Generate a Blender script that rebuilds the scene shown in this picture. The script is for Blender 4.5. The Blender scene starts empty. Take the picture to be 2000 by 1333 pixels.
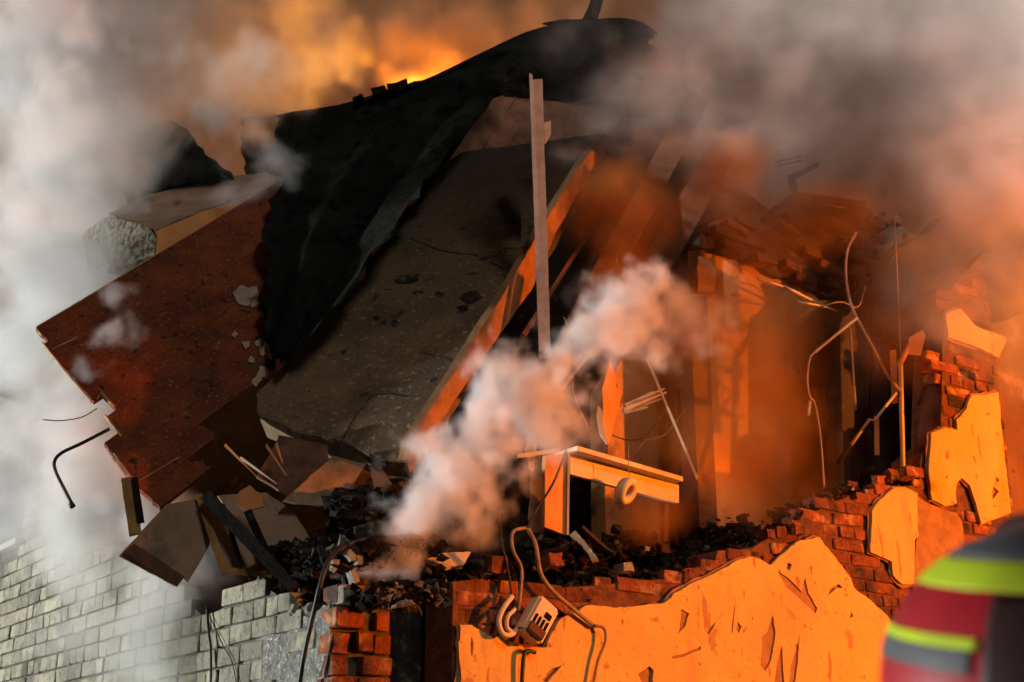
import bpy, bmesh, math, random
import numpy as np
from mathutils import Vector, Matrix
random.seed(7)
rng = np.random.default_rng(7)
sc = bpy.context.scene
COL = sc.collection

# ------------------------------------------------------------------ camera
F = 2739.0                                   # focal length in photograph pixels (2000 wide)
PITCH = math.atan(917 / F)
CAM = Vector((0, 0, 1.6))
cd = bpy.data.cameras.new('camera')
cd.sensor_width = 36; cd.lens = 36 * F / 2000
cd.clip_end = 500; cd.clip_start = 0.05
cd.dof.use_dof = True; cd.dof.focus_distance = 7.0; cd.dof.aperture_fstop = 3.6
cam = bpy.data.objects.new('camera', cd); COL.objects.link(cam)
cam.location = CAM; cam.rotation_euler = (math.pi / 2 + PITCH, 0, 0)
sc.camera = cam

# ------------------------------------------------------------------ night sky, lights, exposure
w = bpy.data.worlds.new('World'); sc.world = w; w.use_nodes = True
nt = w.node_tree; bg = nt.nodes['Background']
sky = nt.nodes.new('ShaderNodeTexSky'); sky.sky_type = 'NISHITA'; sky.sun_disc = False
sky.sun_elevation = math.radians(1); sky.sun_rotation = math.radians(200)
nt.links.new(sky.outputs[0], bg.inputs[0]); bg.inputs[1].default_value = 0.012

def lamp(name, kind, loc, target, energy, color, **kw):
    l = bpy.data.lights.new(name, kind); l.energy = energy; l.color = color
    for k, v in kw.items(): setattr(l, k, v)
    o = bpy.data.objects.new(name, l); COL.objects.link(o); o.location = loc
    if target is not None:
        o.rotation_euler = (Vector(target) - Vector(loc)).to_track_quat('-Z', 'Y').to_euler()
    return o
# weak sun lamp added as front fill, from behind the camera
lamp('fill_sun', 'SUN', (7, -7, 13), (0, 7, 3), 0.65, (1.0, 0.92, 0.86), angle=math.radians(12))
# unseen spot added to brighten the smoke over the right end of the house
lamp('smoke_fill_spot', 'SPOT', (10, 0.5, 8.0), (3.4, 8.5, 7.0), 7500, (1.0, 0.93, 0.89), spot_size=math.radians(27), spot_blend=0.95, shadow_soft_size=0.3)
# rescue crew's white floodlight standing to the left of the house
lamp('white_floodlight', 'SPOT', (-17, 6.9, 1.5), (-0.5, 7.8, 4.2), 17500, (0.97, 1.0, 0.97), spot_size=math.radians(70), spot_blend=0.3, shadow_soft_size=0.25)
# sodium street light to the right
lamp('sodium_floodlight', 'SPOT', (11.0, 4.6, 3.0), (1.4, 7.6, 2.9), 9800, (1.0, 0.23, 0.005), spot_size=math.radians(46), spot_blend=0.6, shadow_soft_size=0.12)

vs = sc.view_settings
vs.view_transform = 'Standard'; vs.look = 'None'; vs.gamma = 1; vs.exposure = 0; vs.use_curve_mapping = False

cy = sc.cycles
sc.render.engine = 'CYCLES'
cy.use_denoising = True
try: cy.denoiser = 'OPENIMAGEDENOISE'
except Exception: pass
cy.use_adaptive_sampling = True; cy.adaptive_threshold = 0.05; cy.adaptive_min_samples = 12
cy.max_bounces = 6; cy.diffuse_bounces = 2; cy.glossy_bounces = 2; cy.transmission_bounces = 2; cy.volume_bounces = 3; cy.transparent_max_bounces = 4
cy.volume_step_rate = 1.8; cy.volume_max_steps = 192
cy.sample_clamp_indirect = 4

# ------------------------------------------------------------------ image geometry helpers
FW = Vector((0, math.cos(PITCH), math.sin(PITCH))); UP = Vector((0, -math.sin(PITCH), math.cos(PITCH)))
def ray(px, py): return Vector((1, 0, 0)) * (px - 1000) + UP * (666.5 - py) + FW * F
def at(px, py, Y):
    d = ray(px, py); return CAM + d * (Y / d.y)
DL = Vector((-2010, 2888, 0)).normalized()      # along the white brick wall, away from the corner
DR = Vector((4150, 2888, 0)).normalized()       # along the plastered wall, away from the corner
C0 = at(640, 1250, 6.19); C0.z = 0
def hit(px, py, p0, n):
    d = ray(px, py); return CAM + d * ((p0 - CAM).dot(n) / d.dot(n))
def PR(px, py, D=0.0): return hit(px, py, C0 + DL * D, DL)       # on a plane parallel to the plastered wall, D behind it
def PL(px, py, D=0.0): return hit(px, py, C0 + DR * D, DR)       # on a plane parallel to the white brick wall
def szR(px, py, D=0.0):
    p = PR(px, py, D); return ((p - C0).dot(DR), p.z)
def szL(px, py, D=0.0):
    p = PL(px, py, D); return ((p - C0).dot(DL), p.z)
def R3(s, z, D=0.0): q = C0 + DR * s + DL * D; return Vector((q.x, q.y, z))
def L3(s, z, D=0.0): q = C0 + DL * s + DR * D; return Vector((q.x, q.y, z))

# ------------------------------------------------------------------ object helpers
def origin(o):
    v = Vector((0, 0, 0))
    while o is not None: v += o.location; o = o.parent
    return v
def tag(o, label=None, cat=None, group=None, kind=None):
    if label: o['label'] = label
    if cat: o['category'] = cat
    if group: o['group'] = group
    if kind: o['kind'] = kind
    return o
def empty(name, loc, label=None, cat=None, group=None, kind=None):
    o = bpy.data.objects.new(name, None); COL.objects.link(o); o.location = loc; o.empty_display_size = .1
    return tag(o, label, cat, group, kind)
def obj(name, verts, faces, mat, parent=None, smooth=False, label=None, cat=None, group=None, kind=None, mats=None, midx=None):
    verts = [Vector(v) for v in verts]
    off = origin(parent) if parent else sum(verts, Vector()) / len(verts)
    me = bpy.data.meshes.new(name)
    me.from_pydata([v - off for v in verts], [], faces)
    bm = bmesh.new(); bm.from_mesh(me); bmesh.ops.recalc_face_normals(bm, faces=bm.faces); bm.to_mesh(me); bm.free()
    for m in (mats or [mat]): me.materials.append(m)
    if midx is not None: me.polygons.foreach_set('material_index', midx)
    if smooth: me.polygons.foreach_set('use_smooth', [True] * len(me.polygons))
    o = bpy.data.objects.new(name, me); COL.objects.link(o)
    if parent: o.parent = parent
    else: o.location = off
    return tag(o, label, cat, group, kind)

def rough(pts, step, amp, seed=0, closed=True):
    """2-D outline, subdivided and made ragged"""
    r = random.Random(seed); out = []
    n = len(pts)
    for i in range(n if closed else n - 1):
        a, b = Vector(pts[i][:2]), Vector(pts[(i + 1) % n][:2]); d = b - a; L = d.length
        if L < 1e-6: continue
        k = max(1, int(L / step)); nrm = Vector((-d.y, d.x)) / L
        out.append(a)
        m = r.uniform(-1, 1)
        for j in range(1, k):
            m = .6 * m + r.uniform(-1, 1)
            out.append(a + d * (j / k + r.uniform(-.25, .25) / k) + nrm * (m * amp))
    if not closed: out.append(Vector(pts[-1][:2]))
    return out
def prism(name, outer, holes, fmap, thick, mat, parent=None, **kw):
    """outer / holes: 2-D loops; fmap(u, v, depth) -> 3-D; a plate with real edges"""
    bm = bmesh.new(); loops = []
    for lp in [outer] + list(holes):
        vs_ = [bm.verts.new((p[0], p[1], 0)) for p in lp]
        for i in range(len(vs_)): bm.edges.new((vs_[i], vs_[(i + 1) % len(vs_)]))
        loops.append(vs_)
    bm.verts.index_update()
    bmesh.ops.triangle_fill(bm, use_beauty=True, use_dissolve=False, edges=bm.edges[:])
    ar = lambda l: abs(sum(l[i][0] * l[i - 1][1] - l[i - 1][0] * l[i][1] for i in range(len(l)))) / 2
    want = ar(outer) - sum(ar(h) for h in holes); got = sum(f.calc_area() for f in bm.faces)
    if abs(want - got) > .03 * want: print('FILL', name, want, got)
    bm.verts.index_update()
    n = len(bm.verts); P = [v.co.copy() for v in bm.verts]
    tris = [[v.index for v in f.verts] for f in bm.faces]
    li = [[v.index for v in l] for l in loops]; bm.free()
    V = [fmap(p.x, p.y, 0) for p in P] + [fmap(p.x, p.y, thick) for p in P]
    Fc = tris + [[i + n for i in reversed(t)] for t in tris]
    for l in li:
        for i in range(len(l)):
            a, b = l[i], l[(i + 1) % len(l)]; Fc.append([a, b, b + n, a + n])
    return obj(name, V, Fc, mat, parent, **kw)
class Plane3:
    """a plane through three world points; maps photo pixels to it and 2-D (u, v) on it to 3-D"""
    def __init__(s, a, b, c):
        s.o = a; s.u = (b - a).normalized(); n = (b - a).cross(c - a).normalized()
        if n.dot(CAM - a) < 0: n = -n
        s.n = n; s.v = n.cross(s.u)
    def px(s, x, y):
        p = hit(x, y, s.o, s.n) - s.o; return Vector((p.dot(s.u), p.dot(s.v)))
    def at(s, u, v, d=0): return s.o + s.u * u + s.v * v - s.n * d      # d behind the face
def panel(name, pts, thick, mat, parent=None, step=.05, amp=.004, seed=1, hint=None, **kw):
    """flat plate seen with outline pts [(px, py, Y)]; the first three give the plane"""
    pl = hint or Plane3(*[at(*p) for p in pts[:3]])
    o2 = [pl.px(p[0], p[1]) for p in pts]
    if amp > 0: o2 = rough(o2, step, amp, seed)
    return prism(name, o2, [], pl.at, thick, mat, parent, **kw)
def tube(name, pts, r, mat, parent=None, sides=8, r1=None, **kw):
    pts = [Vector(p) for p in pts]; V, Fc = [], []; n = len(pts); prev = None
    for i, p in enumerate(pts):
        t = (pts[min(i + 1, n - 1)] - pts[max(i - 1, 0)]).normalized()
        a = prev if prev is not None else (Vector((0, 0, 1)) if abs(t.z) < .9 else Vector((1, 0, 0)))
        a = (a - t * a.dot(t)).normalized(); prev = a; b = t.cross(a)
        rr = r if r1 is None else r + (r1 - r) * i / (n - 1)
        for k in range(sides):
            th = 2 * math.pi * k / sides; V.append(p + (a * math.cos(th) + b * math.sin(th)) * rr)
    for i in range(n - 1):
        for k in range(sides):
            k2 = (k + 1) % sides; Fc.append([i * sides + k, i * sides + k2, (i + 1) * sides + k2, (i + 1) * sides + k])
    Fc.append(list(range(sides))); Fc.append(list(range((n - 1) * sides, n * sides)))
    return obj(name, V, Fc, mat, parent, smooth=True, **kw)
def curve(pts, n=6):
    """Catmull-Rom through 3-D points"""
    P = [Vector(p) for p in pts]; P = [P[0] * 2 - P[1]] + P + [P[-1] * 2 - P[-2]]; out = []
    for i in range(1, len(P) - 2):
        for j in range(n):
            t = j / n; a, b, c, d = P[i - 1], P[i], P[i + 1], P[i + 2]
            out.append(.5 * ((2 * b) + (c - a) * t + (2 * a - 5 * b + 4 * c - d) * t * t + (3 * b - a - 3 * c + d) * t ** 3))
    out.append(P[-2]); return out
def beam(name, a, b, w_, h_, mat, parent=None, seed=0, ragged=.0, n=6, up=None, taper=1.0, **kw):
    """rough-sawn timber from a to b, width w_ across the view, height h_"""
    r = random.Random(seed); a, b = Vector(a), Vector(b); t = (b - a).normalized()
    view = ((a + b) / 2 - CAM).normalized() if up is None else Vector(up)
    sx = t.cross(view).normalized(); sy = sx.cross(t).normalized()
    V, Fc = [], []
    for i in range(n + 1):
        f = i / n; p = a + (b - a) * f; k = 1 + (taper - 1) * f
        for q, (u, v) in enumerate(((-1, -1), (1, -1), (1, 1), (-1, 1))):
            j = r.uniform(-1, 1) * .04
            e = t * (r.uniform(-1, 1) * ragged if i in (0, n) else 0)
            V.append(p + sx * (u * w_ / 2 * (k + j)) + sy * (v * h_ / 2 * (k + j)) + e)
    for i in range(n):
        for q in range(4):
            q2 = (q + 1) % 4; Fc.append([i * 4 + q, i * 4 + q2, i * 4 + 4 + q2, i * 4 + 4 + q])
    Fc += [[0, 1, 2, 3], [n * 4 + 3, n * 4 + 2, n * 4 + 1, n * 4]]
    return obj(name, V, Fc, mat, parent, **kw)

# ------------------------------------------------------------------ materials
def mat(name, col, col2=None, scale=6.0, detail=6, rough_=.85, bump=.3, bump_scale=40, spots=None, rand=0.0, metallic=0, spec=.3, stretch=None, contrast=(.35, .65), bdist=.01):
    m = bpy.data.materials.new(name); m.use_nodes = True; t = m.node_tree; N = t.nodes.new; K = t.links.new
    b = t.nodes['Principled BSDF']; b.inputs['Roughness'].default_value = rough_; b.inputs['Metallic'].default_value = metallic
    b.inputs['Specular IOR Level'].default_value = spec
    tc = N('ShaderNodeTexCoord'); src = tc.outputs['Object']
    geo = N('ShaderNodeNewGeometry')
    src = geo.outputs['Position']
    if stretch:
        mp = N('ShaderNodeMapping'); mp.inputs['Scale'].default_value = stretch; K(src, mp.inputs[0]); src = mp.outputs[0]
    n1 = N('ShaderNodeTexNoise'); n1.inputs['Scale'].default_value = scale; n1.inputs['Detail'].default_value = detail; n1.inputs['Roughness'].default_value = .65; K(src, n1.inputs['Vector'])
    cr = N('ShaderNodeValToRGB'); cr.color_ramp.elements[0].position, cr.color_ramp.elements[1].position = contrast
    cr.color_ramp.elements[0].color = (*(col2 or col), 1); cr.color_ramp.elements[1].color = (*col, 1); K(n1.outputs[0], cr.inputs[0]); c = cr.outputs[0]
    for sp in (spots or []):                     # (colour, scale, threshold, softness, stretch)
        n2 = N('ShaderNodeTexNoise'); n2.inputs['Scale'].default_value = sp[1]; n2.inputs['Detail'].default_value = 5; n2.inputs['Roughness'].default_value = .6
        s2 = src
        if len(sp) > 4:
            mp = N('ShaderNodeMapping'); mp.inputs['Scale'].default_value = sp[4]; K(src, mp.inputs[0]); s2 = mp.outputs[0]
        K(s2, n2.inputs['Vector'])
        mr = N('ShaderNodeMapRange'); mr.inputs[1].default_value = sp[2]; mr.inputs[2].default_value = sp[2] + sp[3]; K(n2.outputs[0], mr.inputs[0])
        mx = N('ShaderNodeMixRGB'); mx.inputs[2].default_value = (*sp[0], 1); K(mr.outputs[0], mx.inputs[0]); K(c, mx.inputs[1]); c = mx.outputs[0]
    if rand:
        oi = N('ShaderNodeObjectInfo'); mr = N('ShaderNodeMapRange'); mr.inputs[3].default_value = 1 - rand; mr.inputs[4].default_value = 1 + rand * .6; K(oi.outputs['Random'], mr.inputs[0])
        hs = N('ShaderNodeHueSaturation'); K(mr.outputs[0], hs.inputs['Value']); K(c, hs.inputs['Color']); c = hs.outputs[0]
    K(c, b.inputs['Base Color'])
    if bump:
        n3 = N('ShaderNodeTexNoise'); n3.inputs['Scale'].default_value = bump_scale; n3.inputs['Detail'].default_value = 8; n3.inputs['Roughness'].default_value = .7; K(src, n3.inputs['Vector'])
        bp = N('ShaderNodeBump'); bp.inputs['Strength'].default_value = bump; bp.inputs['Distance'].default_value = bdist; K(n3.outputs[0], bp.inputs['Height']); K(bp.outputs[0], b.inputs['Normal'])
    return m
M = {}
M['white_brick'] = mat('white_brick', (.31, .29, .21), (.20, .19, .14), 9, bump=.9, bump_scale=40, rand=.38, spots=[((.14, .13, .09), 20, .53, .12), ((.09, .082, .066), 2.5, .49, .22), ((.06, .055, .045), 45, .60, .06)])
M['red_brick'] = mat('red_brick', (.38, .10, .042), (.2, .05, .024), 11, bump=1, bump_scale=45, bdist=.015, rand=.55, spots=[((.16, .05, .025), 35, .54, .08), ((.40, .21, .10), 11, .56, .06), ((.05, .026, .02), 5, .49, .14)])
M['dark_brick'] = mat('dark_brick', (.11, .045, .028), (.04, .022, .018), 12, spec=.1, bump=.8, bump_scale=50, rand=.5)
M['mortar'] = mat('mortar', (.10, .09, .072), (.055, .05, .042), 20, bump=.8, bump_scale=50)
M['red_mortar'] = mat('red_mortar', (.24, .085, .04), (.10, .04, .022), 14, bump=1, bump_scale=40, bdist=.02)
M['cement'] = mat('cement', (.34, .34, .30), (.13, .13, .115), 24, spec=.05, bump=1, bump_scale=45, bdist=.03, spots=[((.75, .75, .72), 60, .6, .05)])
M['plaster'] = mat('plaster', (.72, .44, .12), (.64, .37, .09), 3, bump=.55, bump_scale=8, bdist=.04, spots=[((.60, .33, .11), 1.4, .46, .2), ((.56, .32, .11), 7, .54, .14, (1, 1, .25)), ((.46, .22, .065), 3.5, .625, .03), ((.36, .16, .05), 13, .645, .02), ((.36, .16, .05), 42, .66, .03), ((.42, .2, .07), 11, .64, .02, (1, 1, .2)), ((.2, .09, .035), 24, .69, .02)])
M['undercoat'] = mat('undercoat', (.40, .2, .08), (.26, .12, .05), 10, bump=.8, bump_scale=35)
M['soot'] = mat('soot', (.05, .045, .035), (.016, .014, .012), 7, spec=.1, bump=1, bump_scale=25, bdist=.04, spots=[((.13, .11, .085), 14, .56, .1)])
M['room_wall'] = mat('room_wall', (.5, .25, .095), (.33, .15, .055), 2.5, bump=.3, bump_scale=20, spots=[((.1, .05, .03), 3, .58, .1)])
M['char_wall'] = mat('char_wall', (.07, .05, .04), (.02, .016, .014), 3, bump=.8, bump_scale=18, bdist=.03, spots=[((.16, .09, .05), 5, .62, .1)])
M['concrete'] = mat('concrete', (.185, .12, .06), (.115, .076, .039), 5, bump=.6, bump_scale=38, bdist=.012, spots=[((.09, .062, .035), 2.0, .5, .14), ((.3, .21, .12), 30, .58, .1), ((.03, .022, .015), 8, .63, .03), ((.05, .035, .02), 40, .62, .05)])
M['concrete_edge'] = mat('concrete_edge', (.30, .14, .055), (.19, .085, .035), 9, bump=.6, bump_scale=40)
M['straw_board'] = mat('straw_board', (.40, .37, .27), (.08, .075, .06), 26, bump=1, bump_scale=45, bdist=.03, contrast=(.42, .56))
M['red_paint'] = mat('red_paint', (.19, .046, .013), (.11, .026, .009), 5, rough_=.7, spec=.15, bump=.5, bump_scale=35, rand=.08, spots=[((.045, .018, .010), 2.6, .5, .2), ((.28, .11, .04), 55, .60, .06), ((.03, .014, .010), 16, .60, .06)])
M['bare_wood'] = mat('bare_wood', (.50, .34, .16), (.3, .18, .08), 20, bump=.4, bump_scale=40)
M['tan_board'] = mat('tan_board', (.30, .20, .13), (.22, .14, .085), 7, bump=.35, bump_scale=60, spots=[((.06, .045, .03), 9, .64, .08), ((.1, .085, .05), 2.5, .56, .15)])
M['brown_board'] = mat('brown_board', (.16, .07, .034), (.07, .032, .018), 10, bump=.4, bump_scale=40)
M['ochre_wood'] = mat('ochre_wood', (.35, .2, .06), (.15, .08, .03), 12, bump=.5, bump_scale=40, stretch=(1, 1, .3))
M['char'] = mat('char', (.022, .017, .013), (.008, .007, .006), 20, bump=1, bump_scale=45, bdist=.02, rough_=.9, spec=.08)
M['felt'] = mat('felt', (.024, .026, .023), (.009, .010, .009), 4, bump=1, bump_scale=14, bdist=.06, rough_=1, spec=.03, spots=[((.03, .031, .026), 3, .55, .14), ((.008, .008, .008), 6, .55, .1)])
M['pale_metal'] = mat('pale_metal', (.42, .42, .42), (.28, .27, .26), 9, bump=.25, bump_scale=20, rough_=.6, spots=[((.15, .1, .08), 16, .68, .06)])
M['black_metal'] = mat('black_metal', (.02, .02, .02), None, bump=.1, rough_=.45)
M['rubber'] = mat('rubber', (.025, .022, .02), None, bump=.1, rough_=.5)
M['old_cable'] = mat('old_cable', (.35, .24, .12), (.2, .12, .06), 20, bump=.2, rough_=.6)
M['wire'] = mat('wire', (.42, .3, .2), (.25, .16, .1), 12, bump=.2, rough_=.6)
M['cream'] = mat('cream', (.70, .58, .42), (.6, .46, .3), 8, bump=.2, rough_=.6, spots=[((.3, .16, .07), 20, .66, .06)])
M['orange_tone'] = mat('orange_tone', (.62, .28, .09), (.5, .2, .06), 5, bump=.2, rough_=.6, spots=[((.2, .07, .03), 9, .66, .05)])  # orange light on the lit pieces is put into this colour
M['grey_rubble'] = mat('grey_rubble', (.27, .265, .23), (.14, .135, .115), 20, bump=.8)
M['glass'] = mat('glass', (.03, .032, .035), None, bump=0, rough_=.12, spec=.6)
M['white_frame'] = mat('white_frame', (.34, .33, .29), (.25, .24, .2), 6, bump=.2)
M['ground'] = mat('ground', (.06, .055, .05), (.035, .033, .03), 4, bump=.5)
M['helmet_red'] = mat('helmet_red', (.40, .012, .020), (.28, .010, .015), 9, bump=.03, rough_=.5, spec=.25)
M['lime'] = mat('lime', (.56, .70, .03), (.44, .56, .03), 12, bump=.03, rough_=.45)
M['helmet_grey'] = mat('helmet_grey', (.10, .10, .11), None, bump=.05, rough_=.5)
M['helmet_dark_red'] = mat('helmet_dark_red', (.055, .018, .018), (.03, .018, .018), bump=.05, rough_=.5)
M['coat'] = mat('coat', (.03, .03, .035), (.02, .02, .024), 12, bump=.4, rough_=.85)
M['skin'] = mat('skin', (.5, .3, .22), None, bump=.1, rough_=.6)
M['flake'] = mat('flake', (.34, .28, .19), (.24, .2, .14), 20, bump=.5)

# ragged fade to near-black: boards' right-hand ends, slab and rib towards the top
def fade_dark(m, x0, x1, axis=0, amt=.9):
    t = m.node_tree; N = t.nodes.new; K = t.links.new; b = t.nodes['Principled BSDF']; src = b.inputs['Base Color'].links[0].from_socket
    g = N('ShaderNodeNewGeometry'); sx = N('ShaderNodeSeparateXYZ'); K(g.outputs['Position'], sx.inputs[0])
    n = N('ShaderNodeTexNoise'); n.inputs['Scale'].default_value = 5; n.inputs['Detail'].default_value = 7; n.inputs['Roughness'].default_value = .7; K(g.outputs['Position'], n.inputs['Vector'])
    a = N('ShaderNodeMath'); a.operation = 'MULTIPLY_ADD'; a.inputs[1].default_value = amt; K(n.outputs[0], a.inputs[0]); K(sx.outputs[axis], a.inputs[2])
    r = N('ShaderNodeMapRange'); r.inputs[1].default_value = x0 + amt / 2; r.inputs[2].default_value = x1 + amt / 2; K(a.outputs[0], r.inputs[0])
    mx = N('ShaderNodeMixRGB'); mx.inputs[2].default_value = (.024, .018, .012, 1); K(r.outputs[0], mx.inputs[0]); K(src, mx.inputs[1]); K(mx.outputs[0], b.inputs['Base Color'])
fade_dark(M['red_paint'], -1.52, -1.36)
fade_dark(M['concrete'], 4.2, 5.9, 2, 1.2)
fade_dark(M['concrete_edge'], 4.9, 6.2, 2, .6)

# ------------------------------------------------------------------ setting
def plane(name, x0, x1, y0, y1, z, m, kind='structure'):
    return obj(name, [(x0, y0, z), (x1, y0, z), (x1, y1, z), (x0, y1, z)], [[0, 1, 2, 3]], m, kind=kind)
plane('ground', -120, 120, -60, 180, 0, M['ground'])

# brick meshes: worn boxes with chipped corners, unit size, shared
def brick_mesh(name, m, seed, chip=.06):
    r = random.Random(seed); bm = bmesh.new(); bmesh.ops.create_cube(bm, size=1)
    for v in bm.verts: v.co += Vector((r.uniform(-1, 1) * .018, r.uniform(-1, 1) * .05, r.uniform(-1, 1) * .035))
    bmesh.ops.bevel(bm, geom=bm.edges[:], offset=chip, segments=1, affect='EDGES', clamp_overlap=True)
    for v in bm.verts: v.co += Vector((r.uniform(-1, 1) * .008, r.uniform(-1, 1) * .015, r.uniform(-1, 1) * .018))
    me = bpy.data.meshes.new(name); bm.to_mesh(me); bm.free(); me.materials.append(m); return me
BM_ = {k: [brick_mesh('brick_' + k, M[k], i * 3 + 1, .045) for i in range(6)] for k in ('white_brick', 'red_brick', 'dark_brick')}
def broken_mesh(m, seed):
    r = random.Random(seed); bm = bmesh.new(); bmesh.ops.create_cube(bm, size=1)
    bmesh.ops.subdivide_edges(bm, edges=bm.edges[:], cuts=1)
    for v in bm.verts: v.co += Vector([r.uniform(-1, 1) * .12 for _ in range(3)])
    me = bpy.data.meshes.new('brick_fragment'); bm.to_mesh(me); bm.free(); me.materials.append(m); return me
FRAG = {k: [broken_mesh(M[k], i) for i in range(5)] for k in ('red_brick', 'grey_rubble', 'char', 'cream', 'dark_brick')}
def place(name, me, c, ux, uy, uz, parent, rx=0):
    """ux, uy, uz: full-size axis vectors"""
    o = bpy.data.objects.new(name, me); COL.objects.link(o)
    o.parent = parent; off = origin(parent) if parent else Vector()
    rot = Matrix((ux.normalized(), uy.normalized(), uz.normalized())).transposed()
    o.location = c - off
    o.rotation_euler = (rot @ Matrix.Rotation(rx, 3, 'X')).to_euler(); o.scale = (ux.length, uy.length, uz.length)
    return o

# ---- the white brick outer wall (receding left)
H = .098
wallL = empty('white_brick_wall', L3(0, 0), 'pale grey silicate brick outer wall with broken top, receding left behind the smoke', 'wall')
topL_px = [(655, 1160), (618, 1180), (585, 1172), (545, 1165), (518, 1128), (470, 1134), (435, 1172), (395, 1196), (355, 1160), (300, 1105), (240, 1060), (190, 1010), (130, 960), (95, 900), (60, 790), (-200, 700)]
topL = sorted(szL(*p) for p in topL_px)
def topz(s, T=topL):
    for (a, za), (b, zb) in zip(T, T[1:]):
        if a <= s <= b: return za + (zb - za) * (s - a) / (b - a)
    return T[0][1] if s < T[0][0] else T[-1][1]
s_w0 = szL(46, 1000)[0]; s_w1 = s_w0 + 1.3; z_w0 = szL(46, 1052)[1]; z_w1 = z_w0 + .95
out = [(0, 0), (7.6, 0), (7.6, 5.2)]
prof = [(s, topz(s) - .03) for s in np.linspace(6.6, 0.0, 46)]
prof = [(s, z) for s, z in prof]
core = out + prof
hole = [(s_w0, z_w0), (s_w0, min(z_w1, topz(s_w0) - .15)), (s_w1, z_w1), (s_w1, z_w0)]
prism('wall_core', core, [hole], lambda u, v, d: L3(u, v, .018 + d), .29, M['mortar'], wallL)
_b = [szL(x, 1345) for x in (-300, -60, 100, 300, 500, 660)]; _b.sort()
def zbot(s_): return topz(s_, _b)
def lay_left():
    k = 0; z = 1.98; nb = 0
    while z < 4.2:
        s = .006 + (.13 if k % 2 else 0) * (k % 3 != 2)
        r = random.Random(k)
        while s < 5.6:
            hd = (k % 3 == 2) or r.random() < .22
            L = .12 if hd else .25
            cz = z + H / 2; cs = s + L / 2
            t = topz(cs)
            ok = z + H < t + r.uniform(-.03, .07)
            if cs > s_w0 - .07 and z + H > z_w0 - .04: ok = False
            # fallen-out facing near the corner: cement backing shows
            ps = cs; 
            if cs < .62 and z < 2.30 - cs * .06 + .05 * math.sin(cs * 17) : ok = ok and r.random() < .16
            if cs < .30 and z < 2.62: ok = ok and r.random() < .45
            if ok and nb < 300 and z + H > zbot(cs) - .1:
                dep = r.uniform(-.004, .005)
                place('brick', BM_['white_brick'][r.randrange(6)], L3(cs, cz + r.uniform(-.002, .002), .05 + dep), DL * (L - .004), DR * .11, Vector((0, 0, H - .012)), wallL)
                nb += 1
            s += L + .009
        z += H; k += 1
    return nb
NBL = lay_left()
# rough cement backing where the facing fell away
cp = rough([szL(*p) for p in ((452, 1345), (470, 1285), (505, 1240), (560, 1228), (600, 1205), (640, 1180), (632, 1345))], .03, .012, 5)
prism('cement_patch', cp, [], lambda u, v, d: L3(u, v, .008 + .01 * math.sin(u * 23) * math.sin(v * 31) + d), .03, M['cement'], wallL)
# corner end: courses of red brick seen in the wall's broken cross-section
end_rows = [(1165, [(.02, .29)]), (1210, [(.0, .15), (.215, .295)]), (1258, [(.0, .10), (.11, .19), (.2, .29)]), (1302, [(.0, .085), (.135, .29)]), (1345, [(-.01, .12), (.13, .29)]), (1390, [(0, .1), (.12, .29)])]
for i, (py, bs) in enumerate(end_rows):
    z = PR(690, py).z
    for j, (a, b) in enumerate(bs):
        r = random.Random(i * 7 + j)
        place('brick', BM_['red_brick'][(i + j) % 6], R3((a + b) / 2 + .005, z + r.uniform(-.004, .004), .03 + r.uniform(-.02, .02)), DR * (b - a - .008), DL * .14, Vector((0, 0, .088 * r.uniform(.9, 1.04))), wallL, r.uniform(-.04, .04))
for (px, py, w_) in ((668, 1163, .045),):
    place('brick', BM_['white_brick'][px % 6], PR(px, py, -.02), DR * w_, DL * .1, Vector((0, 0, .08)), wallL)
# window at the far end of this wall
win = empty('window', L3(s_w0 + .6, z_w0, .05), 'dark window with pale frame and sill in the far end of the white brick wall', 'window')
def boxL(name, s0, s1, z0, z1, d0, d1, m, parent):
    V = [L3(s, z, d) for d in (d0, d1) for z in (z0, z1) for s in (s0, s1)]
    return obj(name, V, [[0, 1, 3, 2], [4, 5, 7, 6], [0, 1, 5, 4], [2, 3, 7, 6], [0, 2, 6, 4], [1, 3, 7, 5]], m, parent)
boxL('sill', s_w0 - .12, s_w1 + .1, z_w0 - .05, z_w0 - .005, -.07, .09, M['white_frame'], win)
fr = boxL('frame', s_w0 + .16, s_w0 + .23, z_w0, z_w1 - .3, .09, .16, M['white_frame'], win)
boxL('frame', s_w0 + .23, s_w1, z_w0, z_w0 + .07, .092, .158, M['white_frame'], win)
boxL('pane', s_w0 + .005, s_w1, z_w0 + .005, z_w1, .17, .18, M['glass'], win)

# ---- the plastered cross wall (receding right)
wallR = empty('plastered_brick_wall', R3(.66, 0), 'broken red brick wall with orange-lit peeling plaster, stepping up to the right', 'wall')
topR_px = [(888, 1128), (930, 1118), (985, 1128), (1040, 1150), (1100, 1135), (1180, 1130), (1250, 1122), (1320, 1118), (1340, 1098), (1395, 1095), (1402, 1064), (1470, 1060), (1500, 1040), (1546, 1032), (1552, 1008), (1600, 985), (1642, 965), (1690, 947), (1735, 940), (1795, 938), (1800, 880), (1838, 852), (1842, 640), (1852, 560), (1880, 530), (1945, 500), (2010, 450), (2200, 380)]
topR = [szR(*p) for p in topR_px]
def inR(s, z, T=topR):
    return z < topz(s, T)
SR1 = szR(1970, 900)[0]
coreR = [(topR[0][0], 0)] + [(topR[0][0], topR[0][1] - .02)] + [(s + .01, z - .03) for s, z in topR[1:-3]] + [(SR1, szR(1958, 505)[1]), (SR1, 0)]
prism('wall_core', coreR, [], lambda u, v, d: R3(u, v, .014 + d), .24, M['red_mortar'], wallR)
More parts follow.
